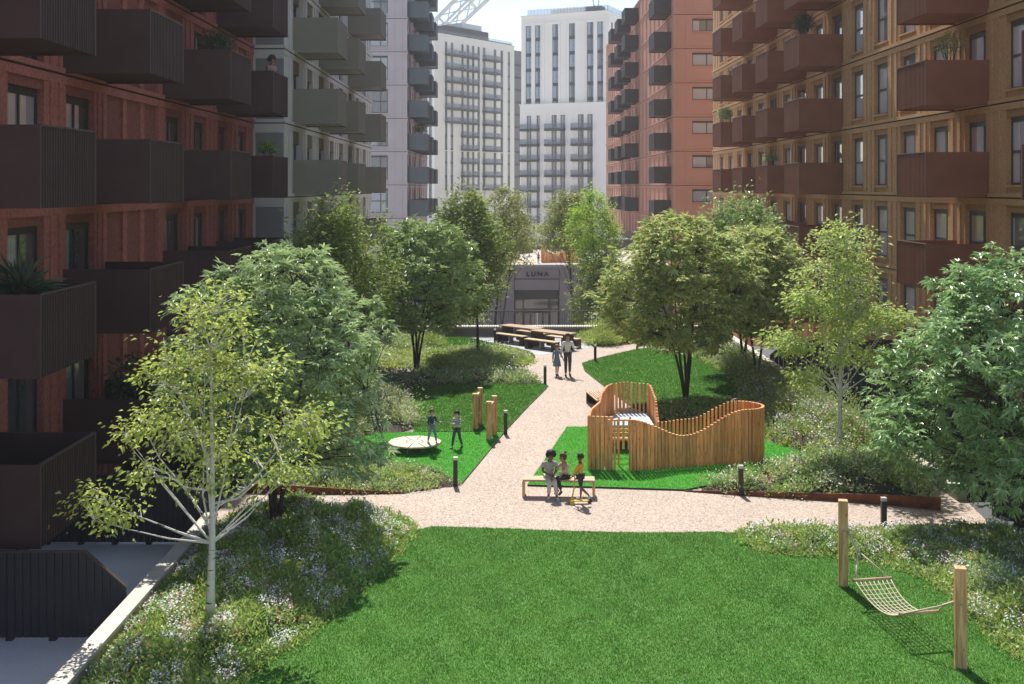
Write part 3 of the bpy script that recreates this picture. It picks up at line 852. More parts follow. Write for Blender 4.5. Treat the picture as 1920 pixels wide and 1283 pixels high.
# --- white tower
tow = empty('tower_block', (11.7, 229, -6.5)); tag(tow, 'white tower block with glazed roof parapet and columns of slim windows', 'building')
A = -24.0
FT = (3.2, 232.6, A)
LT = 18.6
fr = [(.054, .119), (.164, .226), (.367, .435), (.56, .629), (.766, .839), (.883, .95)]
bays = [(a * LT, b * LT, 'w') for a, b in fr]
rows = [40.35 - 2.55 - 3.1 * k for k in range(0, 6)]
mb = MB(); mb.box(0, LT, .3, 17, -6.5, 42.2, 0)
e = [0] + [v for b in bays for v in b[:2]] + [LT]
for i in range(0, len(e), 2): mb.box(e[i], e[i + 1], 0, .3, 20, 42.2, 0)
for a, b, _ in bays:
    mb.box(a, b, 0, .3, rows[0] + 2.55, 42.2, 0)
    for z in rows: mb.box(a, b, .12, .3, z - .55, z, 1)
for a, b in ((.04, .235), (.27, .455), (.525, .74), (.755, .96)):     # shallow raised surrounds round the window groups
    for x in (a * LT, b * LT): mb.box(x - .1, x + .1, -.12, 0, 24, 40.9, 0)
    mb.box(a * LT + .1, b * LT - .1, -.12, 0, 40.7, 40.9, 0)
mb.box(-.12, LT + .12, -.14, 17.1, 42.2, 42.5, 0)
mb.obj('wall', [M['tower_white'], M['dark_band']], tow, Vector((FT[0], FT[1], 0)) - tow.location, R(A))
windows(tow, FT, [((a + b) / 2, z, b - a, 2.55, 'far') for a, b, _ in bays for z in rows], 'frame_dark', 'glass_far', y=.14)
lo = place(FT, 0, -.7, 0); FB = (lo.x, lo.y, A); LB = LT
wl = [(.081, .136), (.197, .234), (.373, .434), (.474, .532), (.677, .742), (.783, .845)]
rowl = [19.25 - 3.1 * k for k in range(0, 9)]
mb = MB(); mb.box(0, LB, .5, .7, -6.5, 24.1, 0)
e = [0] + [v * LB for b in wl for v in b] + [LB]
for i in range(0, len(e), 2): mb.box(e[i], e[i + 1], 0, .5, -6.5, 24.1, 0)
for a, b in wl:
    mb.box(a * LB, b * LB, 0, .5, rowl[0] + 2.75, 24.1, 0)
    for z in rowl: mb.box(a * LB, b * LB, .2, .5, z - .35, z, 1)
for a, b in ((.02, .24), (.31, .54), (.615, .85)):
    for x in (a * LB, b * LB): mb.box(x - .07, x + .07, -.1, 0, -6, 22.4, 0)
    mb.box(a * LB + .07, b * LB - .07, -.1, 0, 22.2, 22.4, 0)
mb.box(-.1, LB + .1, -.15, .72, 24.1, 24.35, 0)
mb.obj('lower_wall', [M['tower_white'], M['dark_band']], tow, Vector((FB[0], FB[1], 0)) - tow.location, R(A))
windows(tow, FB, [((a + b) / 2 * LB, z, (b - a) * LB, 2.75, 'far') for a, b in wl for z in rowl[:7]], 'frame_dark', 'glass_white', y=.3)
bm_s = MB().box(0, 1, -1.1, 0, -.45, .02); bm_g = MB()
for w_, key in ((.21, 'a'), (.22, 'b'), (.225, 'c')):
    Lb = w_ * LB
    sl = MB().box(0, Lb, -1.1, 0, -.45, .02).mesh('balcony', M['dark_band'])
    gl = MB(); gl.box(.02, Lb - .02, -1.08, -1.05, .02, 1.0); gl.box(.02, .05, -1.05, -.02, .02, 1.0); gl.box(Lb - .05, Lb - .02, -1.05, -.02, .02, 1.0)
    for i in range(9): gl.box(.06 + i * (Lb - .16) / 8, .1 + i * (Lb - .16) / 8, -1.1, -1.08, .02, 1.03)
    gl = gl.mesh('balustrade', M['balustrade'])
    x0 = {'a': .02, 'b': .31, 'c': .615}[key] * LB
    for z in rowl[:7]:
        b = obj('balcony', sl, tow, place(FB, x0, -.1, z) - tow.location, R(A)); obj('balustrade', gl, b)
FS = (*place(FT, LT, 0, 0)[:2], 90 + A)          # the end wall that turns away
mb = MB(); sb = [(1.5, 2.6), (4.2, 5.3), (8, 9.2), (12, 13.2)]
e = [0] + [v for b in sb for v in b] + [17]
for i in range(0, len(e), 2): mb.box(e[i], e[i + 1], -.2, 0, 20, 42.2, 0)
for a, b in sb:
    mb.box(a, b, -.2, 0, rows[0] + 2.55, 42.2, 0)
    for z in rows: mb.box(a, b, -.1, 0, z - .55, z, 1)
mb.obj('end_wall', [M['tower_white'], M['dark_band']], tow, Vector((FS[0], FS[1], 0)) - tow.location, R(FS[2]))
windows(tow, FS, [((a + b) / 2, z, b - a, 2.55, 'far') for a, b in sb for z in rows], 'frame_dark', 'glass_far', y=-.12)
mb = MB()
for i in range(24): mb.box(1.2 + i * .72, 1.26 + i * .72, .55, .6, 42.5, 43.75)
mb.box(1.1, 18.3, .6, .64, 42.5, 43.7)
for i in range(20): mb.box(18.3, 18.36, .7 + i * .7, .78 + i * .7, 42.5, 43.75)
mb.box(18.24, 18.3, .64, 15, 42.5, 43.7)
mb.obj('roof_balustrade', M['balustrade'], tow, Vector((FT[0], FT[1], 0)) - tow.location, R(A))
MB().box(4.5, 15.5, 5, 12, 42.5, 44.2).obj('roof_plant_room', M['tower_white'], tow, Vector((FT[0], FT[1], 0)) - tow.location, R(A))
MB().box(13.6, 17.0, .9, 3.0, 42.5, 43.6).obj('roof_hatch', M['dark_band'], tow, Vector((FT[0], FT[1], 0)) - tow.location, R(A))
mst = MB(); mst.tube([(0, 0, 0), (-.9, 0, 4.6)], .12, 6).tube([(.9, 0, 0), (1.2, 0, 4.6)], .12, 6).box(-.3, 1.2, -.3, .3, -.2, 0)
mst.obj('antenna', M['steel_pale'], tow, place(FT, 15.1, 1.8, 43.8) - tow.location)

# --- pale stone block with the stepped balconies
bei = empty('apartment_building', (-7, 270, -6.5)); tag(bei, 'long pale stone apartment block with slim dark balconies and dark penthouse', 'building')
AB = 53.5
FBe = (-16.1, 258.0, AB)


def tb(zx):      # along-wall distance of a picture column
    q = (zx / 5.19 + 810 - 948) / FP
    return (q * 258 + 16.1) / (.594 - .804 * q)


wcols = [(125, 150), (180, 208), (283, 308), (335, 362), (388, 412), (440, 466), (492, 520), (598, 625), (665, 692), (735, 760)]
bays = [(tb(a), tb(b)) for a, b in wcols]
rowb = [38.1 - 3.1 * k for k in range(0, 13)]
LBe = tb(800)
mb = MB(); mb.box(0, LBe, .35, 14, -6.5, 42.3, 0)
e = [0] + [v for b in bays for v in b] + [LBe]
for i in range(0, len(e), 2): mb.box(e[i], e[i + 1], 0, .35, -6.5, 42.3, 0)
for a, b in bays:
    mb.box(a, b, 0, .35, rowb[0] + 2.8, 42.3, 0)
    for z in rowb: mb.box(a, b, .1, .35, z - .4, z, 1)
for z in (15.8, 6.5): mb.box(-.1, LBe + .1, -.12, 0, z, z + .2, 0)
mb.box(-.1, LBe + .1, -.12, 14.1, 42.3, 42.6, 0)
mb.obj('wall', [M['beige'], M['dark_band']], bei, Vector((FBe[0], FBe[1], 0)) - bei.location, R(AB))
windows(bei, FBe, [((a + b) / 2, z, b - a, 2.8, 'far') for a, b in bays for z in rowb[:11]], 'frame_dark', 'glass_white', y=.2)
for (a, b), r0, r1 in (((125, 270), 0, 6), ((280, 418), 0, 11), ((490, 627), 0, 11)):
    Lb = tb(b) - tb(a)
    sl = MB().box(0, Lb, -1.3, 0, -.4, .02).mesh('balcony', M['dark_band'])
    gl = MB(); gl.box(.02, Lb - .02, -1.28, -1.24, .02, 1.0); gl.box(.02, .06, -1.24, -.02, .02, 1.0); gl.box(Lb - .06, Lb - .02, -1.24, -.02, .02, 1.0)
    for i in range(14): gl.box(.06 + i * (Lb - .16) / 13, .1 + i * (Lb - .16) / 13, -1.31, -1.28, .02, 1.03)
    gl = gl.mesh('balustrade', M['balustrade'])
    for z in rowb[r0:r1]:
        q = obj('balcony', sl, bei, place(FBe, tb(a), 0, z) - bei.location, R(AB)); obj('balustrade', gl, q)
mb = MB(); mb.box(0, 5, 0, 13.5, -6.5, 41.6, 0)
for z in rowb: mb.box(.3, 4.6, -.1, 0, z - .4, z + .1, 1)
mb.obj('dark_bay', [mat('brown_grey_brick', (0.17, 0.155, 0.145), 0.85), M['dark_band']], bei, place(FBe, LBe + .02, .4, 0) - bei.location, R(AB))
FBl = (-16.1 - .804 * 12, 258 + .594 * 12, AB - 90)
mb = MB(); mb.box(0, 12, -.3, 0, -6.5, 42.3, 0)
for z in rowb: mb.box(10.6, 11.4, -.34, -.3, z - .4, z, 1); mb.box(10.6, 11.4, -.33, -.3, z, z + 2.7, 2)
mb.obj('end_wall', [M['tower_white'], M['dark_band'], M['glass_white']], bei, Vector((FBl[0], FBl[1], 0)) - bei.location, R(FBl[2]))  # paler than the front wall: light on this face put into the colour
MB().box(tb(230), tb(645), 3, 10, 42.6, 45.4).box(tb(640), LBe + 3, 3, 9, 42.6, 43.5).obj('penthouse', M['dark_band'], bei, Vector((FBe[0], FBe[1], 0)) - bei.location, R(AB))
MB().box(tb(420), tb(610), 4, 9, 45.4, 46.9).obj('roof_plant_room', M['steel_pale'], bei, Vector((FBe[0], FBe[1], 0)) - bei.location, R(AB))
mb = MB()
for i in range(26): mb.box(.5 + i * 1.2, .56 + i * 1.2, .4, .46, 42.6, 43.6)
mb.box(.5, 30.6, .46, .5, 42.6, 43.55)
mb.obj('roof_balustrade', M['balustrade'], bei, Vector((FBe[0], FBe[1], 0)) - bei.location, R(AB))

# --- steel lattice arch far behind
arch = empty('lattice_arch', (-70, 380, -6.5)); tag(arch, 'huge white steel lattice arch rising behind the pale stone block', 'arch')
mb = MB()


def ap(x): return Vector((x, 380, 109 * (1 - ((x - 60) / 130) ** 2) - 6)), Vector((1, 0, -2 * 109 * (x - 60) / 130 ** 2)).normalized()


ring = []
xs = [-68 + 256 * i / 64 for i in range(65)]
for i, x in enumerate(xs):
    c, t = ap(x); e1 = Vector((0, 1, 0)); e2 = t.cross(e1)
    ring.append([c + (e1 * math.cos(2 * math.pi * k / 6) + e2 * math.sin(2 * math.pi * k / 6)) * 4.2 for k in range(6)])
for k in range(6): mb.tube([r[k] for r in ring], .42, 6)
for i in range(64):
    for k in range(6):
        mb.tube([ring[i][k], ring[i + 1][(k + 1) % 6]], .24, 5, cap=False)
        if i % 2 == 0: mb.tube([ring[i][k], ring[i][(k + 1) % 6]], .24, 5, cap=False)
me = mb.mesh('lattice', M['steel_pale']); me.transform(Matrix.Translation((70, -380, 6.5)))
obj('lattice', me, arch)

# --- stone entrance block across the street, its roof a terrace
pod = empty('entrance_building', (3, 105, -6.5)); tag(pod, 'mauve grey stone entrance building with dark LUNA lettering over glazed doors', 'building')
FP_ = (-9.1, 105.0, 0)


def sx(px): return (px - 948) * 105 / FP + 9.1


mb = MB()
x0, x1 = sx(965), sx(1048)
mb.box(0, x0, 0, 1.0, -6.5, .05, 0).box(x1, 24.3, 0, 1.0, -6.5, .05, 0).box(x0, x1, .0, 1.0, -2.0, .05, 0)
mb.box(0, 24.3, 1.0, 27, -6.5, .25, 0)
mb.box(-.02, 24.3, -.12, 1.0, .05, .32, 1)
mb.box(x0, x1, -.03, 0, -1.02, -.95, 2).box(x0 - .04, x0, -.03, 0, -6.5, -.1, 2).box(x1, x1 + .04, -.03, 0, -6.5, -.1, 2)
for x in (x0 - 1.3, x0 - 2.6, x1 + 1.3, x1 + 2.6): mb.box(x - .02, x + .02, -.025, 0, -6.5, 0.0, 2)
mb.obj('wall', [M['podium'], mat('mauve_coping', (0.24, 0.22, 0.215), 0.8), M['joint']], pod, Vector((FP_[0], FP_[1], 0)) - pod.location)
mb = MB()
mb.box(x0, x1, .45, .6, -2.9, -2.0, 1).box(x0 + .05, x1 - .05, .5, .55, -6.4, -2.9, 0)
for x in (x0, x0 + .75, x1 - .85, x1 - .08): mb.box(x, x + .08, .42, .5, -6.5, -2.9, 1)
for z in (-3.9, -5.6): mb.box(x0 + .08, x1 - .08, .43, .5, z, z + .08, 1)
en = mb.obj('entrance', [M['glass_luna'], M['frame_dark']], pod, Vector((FP_[0], FP_[1], 0)) - pod.location)
dr = MB(); dr.box(sx(982), sx(1031), .2, .42, -4.15, -3.8, 0)
for px in (982, 995, 1018, 1030): dr.box(sx(px) - .05, sx(px) + .05, .25, .4, -6.5, -4.15, 0)
dr.box(sx(1005), sx(1009), .1, .4, -6.5, -4.15, 1)
dr.obj('door', [M['frame_dark'], M['steel_pale']], en)
cu = bpy.data.curves.new('lettering', 'FONT'); cu.body = 'LUNA'; cu.size = .62; cu.extrude = .05; cu.space_character = 1.45; cu.align_x = 'CENTER'; cu.offset = .012
tmp = bpy.data.objects.new('lettering', cu); COL.objects.link(tmp)
bpy.context.view_layer.update()
lm = bpy.data.meshes.new_from_object(tmp.evaluated_get(bpy.context.evaluated_depsgraph_get())); bpy.data.objects.remove(tmp)
lm.materials.clear(); lm.materials.append(M['black']); lm.transform(Matrix.Rotation(R(90), 4, 'X'))
obj('lettering', lm, pod, Vector((sx(1007.5) - 9.1, 104.93, -.73)) - pod.location)
MB().box(0, 24.3, 1.0, 27, .25, .31).obj('terrace_floor', M['deck'], pod, Vector((FP_[0], FP_[1], 0)) - pod.location)
# raised terrace beyond, with a glass balustrade
up = empty('terrace_wall', (3, 132, .3)); tag(up, 'curved grey terrace wall with glass balustrade in front of the white tower', 'wall')
arc = [(-9.1 + 24.3 * i / 24, 132.2 + 2.2 * math.cos(i / 24 * math.pi * 1.3 - .3)) for i in range(25)]
mb = MB(); mb.prism([(x, y) for x, y in arc] + [(15.2, 153), (-9.1, 153)], -6.5, 1.5); me = mb.mesh('wall', M['podium']); me.transform(Matrix.Translation((-3, -132, -.3))); obj('wall', me, up)
mb = MB()
for i in range(24):
    a, b = arc[i], arc[i + 1]
    mb.add([(a[0], a[1] + .1, 1.5), (b[0], b[1] + .1, 1.5), (b[0], b[1] + .1, 2.4), (a[0], a[1] + .1, 2.4), (a[0], a[1] + .14, 1.5), (b[0], b[1] + .14, 1.5), (b[0], b[1] + .14, 2.4), (a[0], a[1] + .14, 2.4)],
           [(0, 1, 2, 3), (7, 6, 5, 4), (3, 2, 6, 7), (0, 3, 7, 4), (1, 5, 6, 2)])
me = mb.mesh('balustrade', M['balustrade']); me.transform(Matrix.Translation((-3, -132, -.3))); obj('balustrade', me, up)
# ------------------------------------------------------------------ ground, podium, walls
def structure(name, mb, m, **k):
    return tag(mb.obj(name, M[m] if isinstance(m, str) else m, **k), kind='structure')


structure('ground', MB().box(-500, 500, -50, 515, -7.0, -6.5), 'street')
structure('podium', MB().box(-10.5, 16.25, 4, 57.9, -6.5, -.62), 'podium')
structure('patio', MB().box(-10.52, -6.66, 4, 26.0, -.62, -.5), 'patio')
structure('patio', MB().box(-10.52, -6.66, 26.004, 57.5, -.62, -.5), 'shade_paving')  # far stretch of the same patio, its shade painted as a darker floor
structure('patio', MB().box(11.06, 16.28, 25.9, 57.5, -.62, -.55), 'shade_paving')
structure('path', MB().prism([(-6.65, 4), (14.5, 4), (14.5, 25.88), (11.05, 26.6), (11.05, 57.4), (-6.65, 57.4)], -.62, 0), 'path')
structure('pavement', MB().prism([tuple(p) for p in smooth_poly(poly_world([(845, 625), (1130, 625), (1130, 648), (1092, 655), (1030, 664), (1003, 667), (985, 655), (932, 646), (880, 634)]), 1)], -.05, .006), 'paving')
ramp = MB().prism([(10.78, 25.2), (14.4, 24.6), (14.4, 26.0), (11.0, 27.1)], -.05, .008)
structure('pavement', ramp, 'shade_paving')


def retaining(label, x0, x1, y0, y1, zt, zb=-.62):
    r = empty('retaining_wall', ((x0 + x1) / 2, (y0 + y1) / 2, zb)); tag(r, label, 'wall')
    MB().box(x0 + .03, x1 - .03, y0, y1, zb, zt - .07).obj('wall', M['stone_face'], r, -Vector(r.location))
    mb = MB(); n = max(int((y1 - y0) / 1.9), 1) if y1 - y0 > x1 - x0 else 1
    for i in range(n):
        a = y0 + (y1 - y0) * i / n; b = y0 + (y1 - y0) * (i + 1) / n - .008
        mb.box(x0, x1, a, b, zt - .07, zt)
    mb.obj('coping', M['stone_wall'], r, -Vector(r.location), bevel=.008)
    return r


retaining('pale stone retaining wall with sunlit coping beside the wildflower bed and birch', -6.66, -6.36, 5, 25.2, .3)
retaining('pale stone retaining wall running behind the silvery tree along the upper beds', -6.66, -6.36, 29.2, 56.6, .3)
retaining('pale stone retaining wall beside the shady planting below the ochre block', 10.76, 11.06, 27.2, 56.6, .3)
pw = empty('parapet_wall', (2.2, 57.2, -.6)); tag(pw, 'low parapet wall with pale coping across the end of the garden', 'wall')
MB().box(-6.6, 11.0, 57.02, 57.5, -.6, .43).obj('wall', M['podium'], pw, -Vector(pw.location))
MB().box(-6.65, 11.05, 56.97, 57.55, .43, .52).obj('coping', M['stone_wall'], pw, -Vector(pw.location), bevel=.01)
rl = empty('railing', (2.2, 56.5, 0)); tag(rl, 'thin bronze metal railing of upright bars along the parapet wall', 'railing')
MB().box(-6.3, 10.7, 56.47, 56.52, 1.33, 1.38).box(-6.3, 10.7, 56.48, 56.51, .06, .1).obj('top_rail', M['railing'], rl, -Vector(rl.location))
mb = MB()
for i in range(146): mb.box(-6.28 + i * .1165, -6.262 + i * .1165, 56.486, 56.504, 0 if i % 16 == 0 else .1, 1.33)
mb.obj('upright_bars', M['railing'], rl, -Vector(rl.location))


def board_fence(Y, side, label):
    xw, xe = (-10.5, -6.7) if side < 0 else (16.26, 11.1)
    zb = -.5 if side < 0 else -.55
    f = empty('board_fence', ((xw + xe) / 2, Y, zb)); tag(f, label, 'fence', 'dark board fences between the terraces')
    mb = MB(); n = 27; L = abs(xe - xw)

    def top(d): return 1.05 if d > .72 else .42 + .63 * d / .72      # d: distance from the garden end
    for i in range(n):
        d0 = i * L / n; d1 = (i + 1) * L / n - .018
        xa, xb = (xe - d0, xe - d1) if side < 0 else (xe + d0, xe + d1)
        lo = min(xa, xb); hi = max(xa, xb); tl, th = (top(d1), top(d0)) if side < 0 else (top(d0), top(d1))
        y0, y1 = Y - .025, Y + .025
        mb.add([(lo, y0, zb + .05), (hi, y0, zb + .05), (hi, y1, zb + .05), (lo, y1, zb + .05), (lo, y0, tl), (hi, y0, th), (hi, y1, th), (lo, y1, tl)],
               [(0, 3, 2, 1), (4, 5, 6, 7), (0, 1, 5, 4), (1, 2, 6, 5), (2, 3, 7, 6), (3, 0, 4, 7)])
    mb.box(min(xw, xe), max(xw, xe), Y + .026, Y + .06, zb + .2, zb + .28)
    mb.obj('boards', M['fence'], f, -Vector(f.location))
    tr = MB(); s = 1 if side > 0 else -1
    tr.bar((xe, Y, top(0) + .01), (xe + s * .72, Y, 1.06), .075, .03).bar((xe + s * .72, Y, 1.06), (xw, Y, 1.06), .075, .03)
    tr.obj('top_trim', M['balc_dark_edge'], f, -Vector(f.location))
    for i in range(5):
        x = xw + (xe - xw) * (i + .3) / 5; MB().box(x - .06, x + .06, Y - .06, Y + .06, zb, zb + .05).obj('foot', M['fence'], f, -Vector(f.location))


for Y, lab in ((20.1, 'dark board fence with sloped end on the pale patio by the white birch trunk'), (25.5, 'dark sloped-end board fence at the end of the pebbled path, past the birch'),
               (31.2, 'dark board fence on the terrace behind the big silvery tree'), (36.6, 'dark board fence on the shaded terrace, second past the silvery tree'), (42.0, 'dark board fence on the terrace by the far end of the dark red block')):
    board_fence(Y, -1, lab)
for Y, lab in ((25.95, 'dark sloped-end board fence under the large glossy tree, where the path ends'), (28.9, 'dark board fence just beyond the rusted steel edging and wall end'), (34.5, 'dark board fence on the terrace behind the slim pale birch'),
               (41, 'dark board fence on the terrace next to the shady flower bed'), (47.8, 'dark sloped-end board fence on the terrace by the upper lawn')):
    board_fence(Y, 1, lab)

# ------------------------------------------------------------------ lawns
NEAR = [(780, 990), (900, 993), (1100, 1001), (1250, 1003), (1380, 1000), (1395, 1020), (1430, 1038), (1500, 1045), (1570, 1050), (1640, 1058), (1700, 1070), (1745, 1092), (1790, 1130), (1840, 1180), (1890, 1225), (1960, 1262), (2040, 1300), (2100, 1500), (330, 1500), (390, 1330), (430, 1290), (520, 1235), (590, 1185), (650, 1125), (710, 1070), (755, 1030)]
lawn('lawn', 'broad mown lawn of dark green grass below the pebbled path', NEAR, 3900, .032, .0095, 'lawn', 'blade', lim=(-6.3, 14))
lawn('lawn', 'shaded mown grass between the flower beds and the two timber posts panels', [(775, 811), (783, 780), (765, 748), (775, 727), (880, 722), (1020, 722), (1026, 728), (990, 764), (946, 811)], 1500, .05, .016, 'lawn', 'blade', corner=0)
lawn('turf', 'bright artificial turf under the round timber platform', [(945, 813), (775, 813), (700, 816), (655, 832), (668, 858), (735, 872), (800, 880), (843, 898), (866, 909), (900, 868)], 1900, .035, .014, 'turf', 'blade_turf', corner=0)
lawn('turf', 'bright artificial turf under the slatted play structure', [(1063, 803), (1118, 803), (1230, 800), (1340, 790), (1420, 800), (1440, 830), (1500, 848), (1522, 860), (1440, 886), (1380, 904), (1283, 921), (1160, 917), (989, 912)], 1900, .035, .014, 'turf', 'blade_turf', corner=0)
lawn('lawn', 'mown grass around the multi-stemmed bronze tree', [(1083, 686), (1115, 675), (1186, 658), (1215, 654), (1290, 668), (1345, 689), (1379, 714), (1388, 742), (1345, 757), (1300, 757), (1239, 766), (1200, 776), (1142, 733)], 1100, .05, .018, 'lawn', 'blade', corner=1)
lawn('lawn', 'curved strip of grass beside the picnic paving', [(815, 626), (848, 626.5), (932, 648), (985, 658), (1005, 668), (1000, 677), (960, 652), (890, 648), (848, 656), (800, 661), (785, 655), (836, 645)], 800, .055, .022, 'lawn', 'blade', corner=1)

# ------------------------------------------------------------------ planting beds
B1 = [(100, 1360), (250, 1150), (395, 990), (470, 962), (560, 953), (650, 955), (720, 968), (778, 988), (755, 1030), (710, 1070), (650, 1125), (590, 1185), (520, 1235), (430, 1290), (390, 1360)]
bed(B1, .42, 'low grassy planting sprinkled with daisies around the white birch trunk',
    [('tuft', 'l_yel', 210, .3, .11), ('tuft', 'l_green', 170, .3, .12), ('bush', 'l_grey', 4, .24, .17), ('bush', 'l_green', 6, .25, .2), ('bush', 'l_dark', 4, .22, .17), ('bush', 'l_pale', 2, .2, .16)],
    [('f_white', 700, .0145, .19, .12), ('f_pink', 150, .016, .19, .2), ('f_lilac', 60, .013, .15, .3), ('f_yel', 25, .014, .14, .3)], 'white and pink daisies scattered through the bed around the birch', lim=(-6.34, 10))
B2 = [(430, 890), (460, 917), (560, 926), (661, 926), (759, 925), (844, 914), (866, 909), (843, 899), (800, 881), (735, 873), (668, 859), (655, 838), (600, 842), (520, 870)]
bed(B2, .2, 'silvery low planting on bark mulch along the bright turf edge', [('bush', 'l_grey', 9, .2, .15), ('tuft', 'l_pale', 45, .3, .12), ('tuft', 'l_yel', 59, .3, .12), ('bush', 'l_green', 3, .22, .18)],
    [('f_white', 40, .02, .2, .35)], 'small white blooms in the bed beside the bright turf')
B3 = [(700, 740), (740, 745), (764, 748), (782, 780), (774, 811), (700, 815), (650, 832), (600, 800), (640, 760)]
bed(B3, .3, 'pale variegated planting between the silvery tree and the shaded lawn', [('bush', 'l_pale', 8, .25, .32), ('bush', 'l_grey', 6, .25, .3), ('bush', 'l_yel', 3, .2, .25)], [('f_white', 60, .022, .35, .2), ('f_yel', 20, .022, .35, .35)], 'pale blossom in the bed beside the shaded lawn')
B4 = [(745, 700), (800, 694), (870, 694), (960, 697), (1005, 708), (1022, 722), (880, 721), (775, 726), (740, 745), (630, 745), (630, 702)]
bed(B4, .1, 'mixed grey and green shrubby planting behind the shaded lawn', [('bush', 'l_grey', 4, .27, .26), ('bush', 'l_green', 4, .27, .28), ('bush', 'l_blue', 2.5, .25, .25), ('bush', 'l_pale', 3, .22, .22), ('bush', 'l_dark', 2, .27, .28)], [('f_white', 40, .025, .35, .25), ('f_pink', 14, .025, .35, .4)], 'specks of white and pink bloom behind the shaded lawn')
B5 = [(735, 628), (790, 625), (825, 628), (836, 645), (800, 661), (848, 657), (890, 649), (960, 653), (1000, 677), (990, 687), (900, 692), (800, 692), (740, 690), (640, 698), (600, 650)]
bed(B5, .1, 'yellow-green low planting around the slim tree by the picnic tables', [('tuft', 'l_yel', 90, .4, .13), ('bush', 'l_pale', 3, .24, .2), ('bush', 'l_grey', 3, .24, .22), ('bush', 'l_green', 2.5, .24, .2)], [('f_white', 25, .03, .3, .3)], 'pale blooms around the slim tree near the picnic tables')
R1 = [(1283, 921), (1380, 904), (1440, 886), (1522, 861), (1600, 858), (1700, 862), (1765, 890), (1764, 954), (1600, 937), (1400, 928)]
bed(R1, .32, 'pale flowering shrubs behind the rusted steel edging at the slim birch', [('bush', 'l_pale', 6, .25, .27), ('bush', 'l_grey', 7, .28, .33), ('bush', 'l_green', 6, .28, .35), ('bush', 'l_dark', 2, .28, .36), ('tuft', 'l_yel', 20, .3, .15)], [('f_white', 90, .02, .34, .15), ('f_pink', 40, .02, .34, .25)], 'white and pink bloom behind the rusted steel edging', lim=(-6.5, 10.72))
R2 = [(1388, 742), (1379, 714), (1345, 689), (1290, 668), (1260, 655), (1330, 640), (1395, 655), (1520, 735), (1640, 820), (1760, 890), (1700, 862), (1600, 858), (1522, 861), (1500, 848), (1440, 830), (1425, 800), (1420, 780), (1400, 760)]
bed(R2, .35, 'shady mixed shrubs with white flowers below the slim pale birch', [('bush', 'l_green', 4, .33, .42), ('bush', 'l_blue', 2.5, .3, .36), ('bush', 'l_grey', 2.5, .32, .4), ('bush', 'l_dark', 4, .36, .46), ('tuft', 'l_yel', 15, .4, .25)],
    [('f_white', 90, .024, .4, .1), ('f_pink', 45, .024, .4, .25), ('f_lilac', 50, .024, .4, .15)], 'white lilac and pink flowers in the shady shrub bed', lim=(-6.5, 10.72))
R3 = [(1227, 772), (1239, 766), (1300, 757), (1345, 757), (1400, 760), (1420, 790), (1340, 792), (1240, 800), (1222, 790)]
bed(R3, .2, 'dark green planting round the foot of the multi-stemmed bronze tree', [('bush', 'l_dark', 6, .25, .28), ('bush', 'l_green', 7, .25, .28), ('tuft', 'l_yel', 25, .3, .22)], [('f_white', 30, .022, .32, .3)], 'white blooms at the foot of the bronze tree')
RN = [(1382, 1000), (1440, 995), (1600, 997), (1750, 995), (1870, 998), (1990, 990), (2100, 1100), (2100, 1300), (2040, 1300), (1960, 1262), (1890, 1225), (1840, 1180), (1790, 1130), (1745, 1092), (1700, 1070), (1640, 1058), (1570, 1050), (1500, 1045), (1430, 1038), (1395, 1020)]
bed(RN, .24, 'meadow planting with pale flowers behind the rope hammock', [('tuft', 'l_yel', 190, .3, .11), ('tuft', 'l_green', 130, .3, .12), ('tuft', 'l_pale', 59, .3, .12), ('bush', 'l_grey', 5, .22, .18), ('bush', 'l_green', 3, .24, .2)],
    [('f_white', 380, .0145, .2, .12), ('f_pink', 90, .015, .17, .25), ('f_yel', 60, .014, .17, .22), ('f_lilac', 40, .018, .24, .2)], 'white pink and orange meadow flowers behind the hammock', lim=(-6.3, 13.8))
RF = [(1090, 622), (1130, 616), (1250, 616), (1300, 625), (1240, 631), (1160, 647), (1115, 650), (1094, 642)]
bed(RF, .3, 'tall yellow-green grasses beside the picnic paving and rusted edging', [('tuft', 'l_yel', 90, .5, .4), ('bush', 'l_green', 5, .3, .35)], [])
RG = [(1205, 655), (1240, 643), (1300, 629), (1345, 640), (1262, 654), (1215, 654)]
bed(RG, .15, 'sparse grey planting on mulch behind the upper lawn', [('bush', 'l_grey', 4, .3, .3), ('bush', 'l_green', 3, .3, .35)], [])

